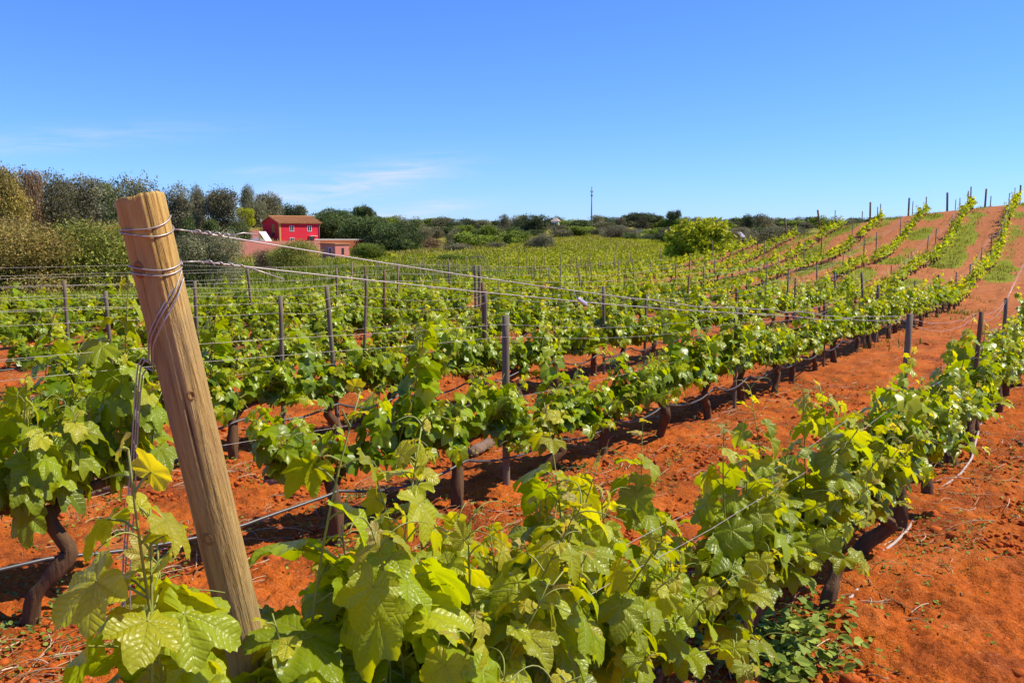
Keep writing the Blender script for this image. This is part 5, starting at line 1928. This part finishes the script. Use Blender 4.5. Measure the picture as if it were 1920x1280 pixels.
pts = clump_points([(1440, 1190, 1.2), (1500, 1230, 1.1), (1400, 1250, 1.0), (1540, 1180, .6), (1360, 1200, .7), (1460, 1265, 1.0)], 26, .085, 51)
weed_cards("leafy_weeds", "patch of leafy green weeds at the front row's foot, bottom right", pts[:, 0], pts[:, 1], .052, 6, (.11, .18, .012), (.28, .34, .05), 52, .07)
pts = clump_points([(150, 1060, 1.2), (200, 1010, .8), (120, 1120, 1.2), (60, 1100, .8), (180, 1130, .8), (30, 1180, .7), (640, 960, .8), (690, 930, .6), (1010, 905, .7), (1080, 880, .5), (1640, 960, .5), (1670, 1080, .35), (1740, 1100, .3)], 26, .12, 53)
weed_cards("small_weeds", "small grey-green weeds sprouting by the old trunks at the left", pts[:, 0], pts[:, 1], .022, 8, (.07, .11, .02), (.20, .25, .05), 54, .035)
# sparse seedlings across the soil
x, y, g = scatter(4200, 1.8, 24, 61, .8)
fr, kk = vine_dist(x, y)
kp = (g.rand(len(x)) < np.exp(-((fr + .3) / .6) ** 2) * .9 + .05) & (kk > .1)
weed_cards("seedlings", "scattered weed seedlings on the red soil between the vines", x[kp], y[kp], .02, 8, (.10, .16, .012), (.26, .30, .04), 62, .045)

# green strips beside the rows on the slope
g = rs(71)
n = 34000
xx = g.uniform(-16, 32, n); yy = 9 + 40 * g.rand(n) ** .8
fr, kk = vine_dist(xx, yy)
pat = vnoise(xx * .5, yy * .5, 77) + .5
pr_ = np.exp(-((fr + .38) / .42) ** 2) * np.clip((yy - 8) / 12, .1, 1) * np.clip(1.7 * pat - .3, .05, 1)
kp = (kk > .6) & (kk < NROWS + .4) & (g.rand(n) < pr_) & (np.abs(xx) < .62 * yy + 1)
xs_, ys_ = xx[kp], yy[kp]
blades("weed_strips", "low grass and weeds growing in strips along the vine rows", xs_, ys_, rs(72), .04, .16, 8, (.11, .13, .012), (.30, .27, .04), .13, .009, "weeds")
# meadow behind the rows on the left
n = 26000
yy = 16 * (70 / 16) ** g.rand(n); xx = g.uniform(-.62, .2, n) * yy
fr, kk = vine_dist(xx, yy)
kp = ((yy > back_limit(xx, yy)) | ((kk > NROWS + .5) & (yy > 20))) & (g.rand(n) < .45 + .6 * vnoise(xx * .4, yy * .4, 17) + .3)
blades("meadow_grass", "bright green meadow grass between the vine rows and the houses", xx[kp], yy[kp], rs(73), .08, .34, 9, (.12, .17, .010), (.32, .36, .03), .22, .016, "grass")


# the far vineyard: long low rows of leaves in the flat field and on the slope behind
def far_vineyard():
    g = rs(81)
    mb = MB()
    P = []
    for q in range(72):
        yb = 57 + q * 2.3
        x = np.arange(-.34 * yb - 2, .30 * yb + 4, .36)
        x = x + g.normal(0, .12, len(x))
        y = yb + .10 * x + 1.2 * np.sin(x * .03 + q) * .3
        P.append(np.stack([x, y], 1))
    P = np.concatenate(P)
    u = P[:, 0] / P[:, 1] * F_PX + 960
    lim = np.interp(u, [640, 800, 880, 940, 1000, 1060, 1120, 1200, 1300, 1400], [92, 115, 128, 150, 185, 212, 215, 196, 150, 110])
    lim0 = np.interp(u, [640, 900, 1200, 1400], [66, 60, 62, 60])
    kp = (P[:, 1] < lim) & (P[:, 1] > lim0) & (u > 640) & (u < 1440)
    kp &= np.hypot((P[:, 0] - at_y(1014, 478, 128)[0]) / 2.2, (P[:, 1] - 128) / 3) > 1
    P = P[kp]
    z = H(P[:, 0], P[:, 1])
    pts = np.stack([P[:, 0], P[:, 1], z + .34], 1)
    n_per = 14
    t = g.rand(len(pts), 1)
    col = np.array([.22, .26, .006]) + t * np.array([.24, .18, .010])
    nn = len(pts) * n_per
    C = np.repeat(pts, n_per, 0) + g.normal(0, 1, (nn, 3)) * np.array([.20, .15, .12])
    d = g.normal(0, 1, (nn, 3)); d /= np.linalg.norm(d, axis=1)[:, None]
    e = np.cross(d, g.normal(0, 1, (nn, 3))); e /= np.linalg.norm(e, axis=1)[:, None]
    sz = .085 * g.uniform(.6, 1.3, (nn, 1))
    V = np.stack([C - d * sz, C + e * sz * .8, C + d * sz, C - e * sz * .8], 1).reshape(-1, 3)
    Q = np.arange(nn)[:, None] * 4 + np.array([[0, 1, 2, 3]])
    c = np.repeat(np.repeat(col, n_per, 0) * g.uniform(.8, 1.25, (nn, 1)), 4, 0)
    tag(mb.add(V, Q, c).build("far_vineyard", M_TINT, None, smooth=False), "far yellow-green vineyard with close rows on the gentle slope below the scrub", "vineyard", None, "stuff")


far_vineyard()

# dry grass and scrub tufts on the left hillside
n = 5000
g = rs(91)
xx = g.uniform(-110, 20, n); yy = g.uniform(95, 215, n)
kp = (np.abs(xx) < .64 * yy)
blades("hillside_grass", "dry yellow-green grass on the left hillside", xx[kp], yy[kp], rs(92), .3, .9, 8, (.16, .17, .02), (.36, .30, .06), .9, .07, "grass")

# rough pasture and scrub at the foot of the hill, left
n = 2600
xx = g.uniform(-60, -2, n); yy = g.uniform(38, 95, n)
kp = (np.abs(xx) < .64 * yy)
blades("rough_grass", "rough tall grass round the shrubs in front of the pink wall", xx[kp], yy[kp], rs(93), .3, .8, 12, (.08, .12, .012), (.26, .28, .03), .5, .035, "grass")

# old pruned vine wood lying on the ground
for (px, py, L, a, lab) in [(560, 908, .42, .15, "short grey length of dead vine wood lying beside the second row"), (165, 935, .34, .25, "dead grey vine stump lying behind the old trunk at the left"), (905, 850, .30, .9, "shaggy old vine arm lying under the second row by the grey stake")]:
    p = ground_at(px, py)
    g = rs(int(px))
    t = np.linspace(-.5, .5, 14)
    P = np.stack([p[0] + np.cos(a) * L * t, p[1] + np.sin(a) * L * t + .03 * np.sin(t * 5), p[2] + .05 + .03 * t], 1)
    V, F = tube(P, .045 * (1 + .35 * fbm(t * 6, t * 0, int(px), 3)) * (1 - .5 * np.abs(t)), 12)
    V = V + .006 * g.normal(0, 1, V.shape)
    mb = MB().add(V, F)
    o = mb.build("dead_vine_wood", M_DEADWOOD, None, col=False)
    tag(o, lab, "dead wood")

# stones of baked soil by the hose
import bmesh
for n_, (px, py, r, lab) in enumerate([(1748, 977, .050, "largest red clod beside the pale hose"), (1655, 1052, .035, "flat red clod under the bend of the pale hose"), (100, 1186, .022, "small round orange clod at the lower left edge")]):
    p = ground_at(px, py)
    bm = bmesh.new(); bmesh.ops.create_icosphere(bm, subdivisions=3, radius=1)
    me = bpy.data.meshes.new("soil_clod")
    g = rs(300 + n_)
    for v in bm.verts:
        c = v.co
        f = 1 + .35 * float(fbm(np.array([c.x * 1.6 + n_ * 3]), np.array([c.y * 1.6 + c.z * 1.3]), n_, 4)[0])
        v.co = Vector((c.x * f * r * 1.2, c.y * f * r, c.z * f * r * .75))
    bm.to_mesh(me); bm.free()
    for pl in me.polygons:
        pl.use_smooth = True
    me.materials.append(M_CLOD)
    o = link("soil_clod", me, None, (p[0], p[1], p[2] + r * .45))
    tag(o, lab, "clod")
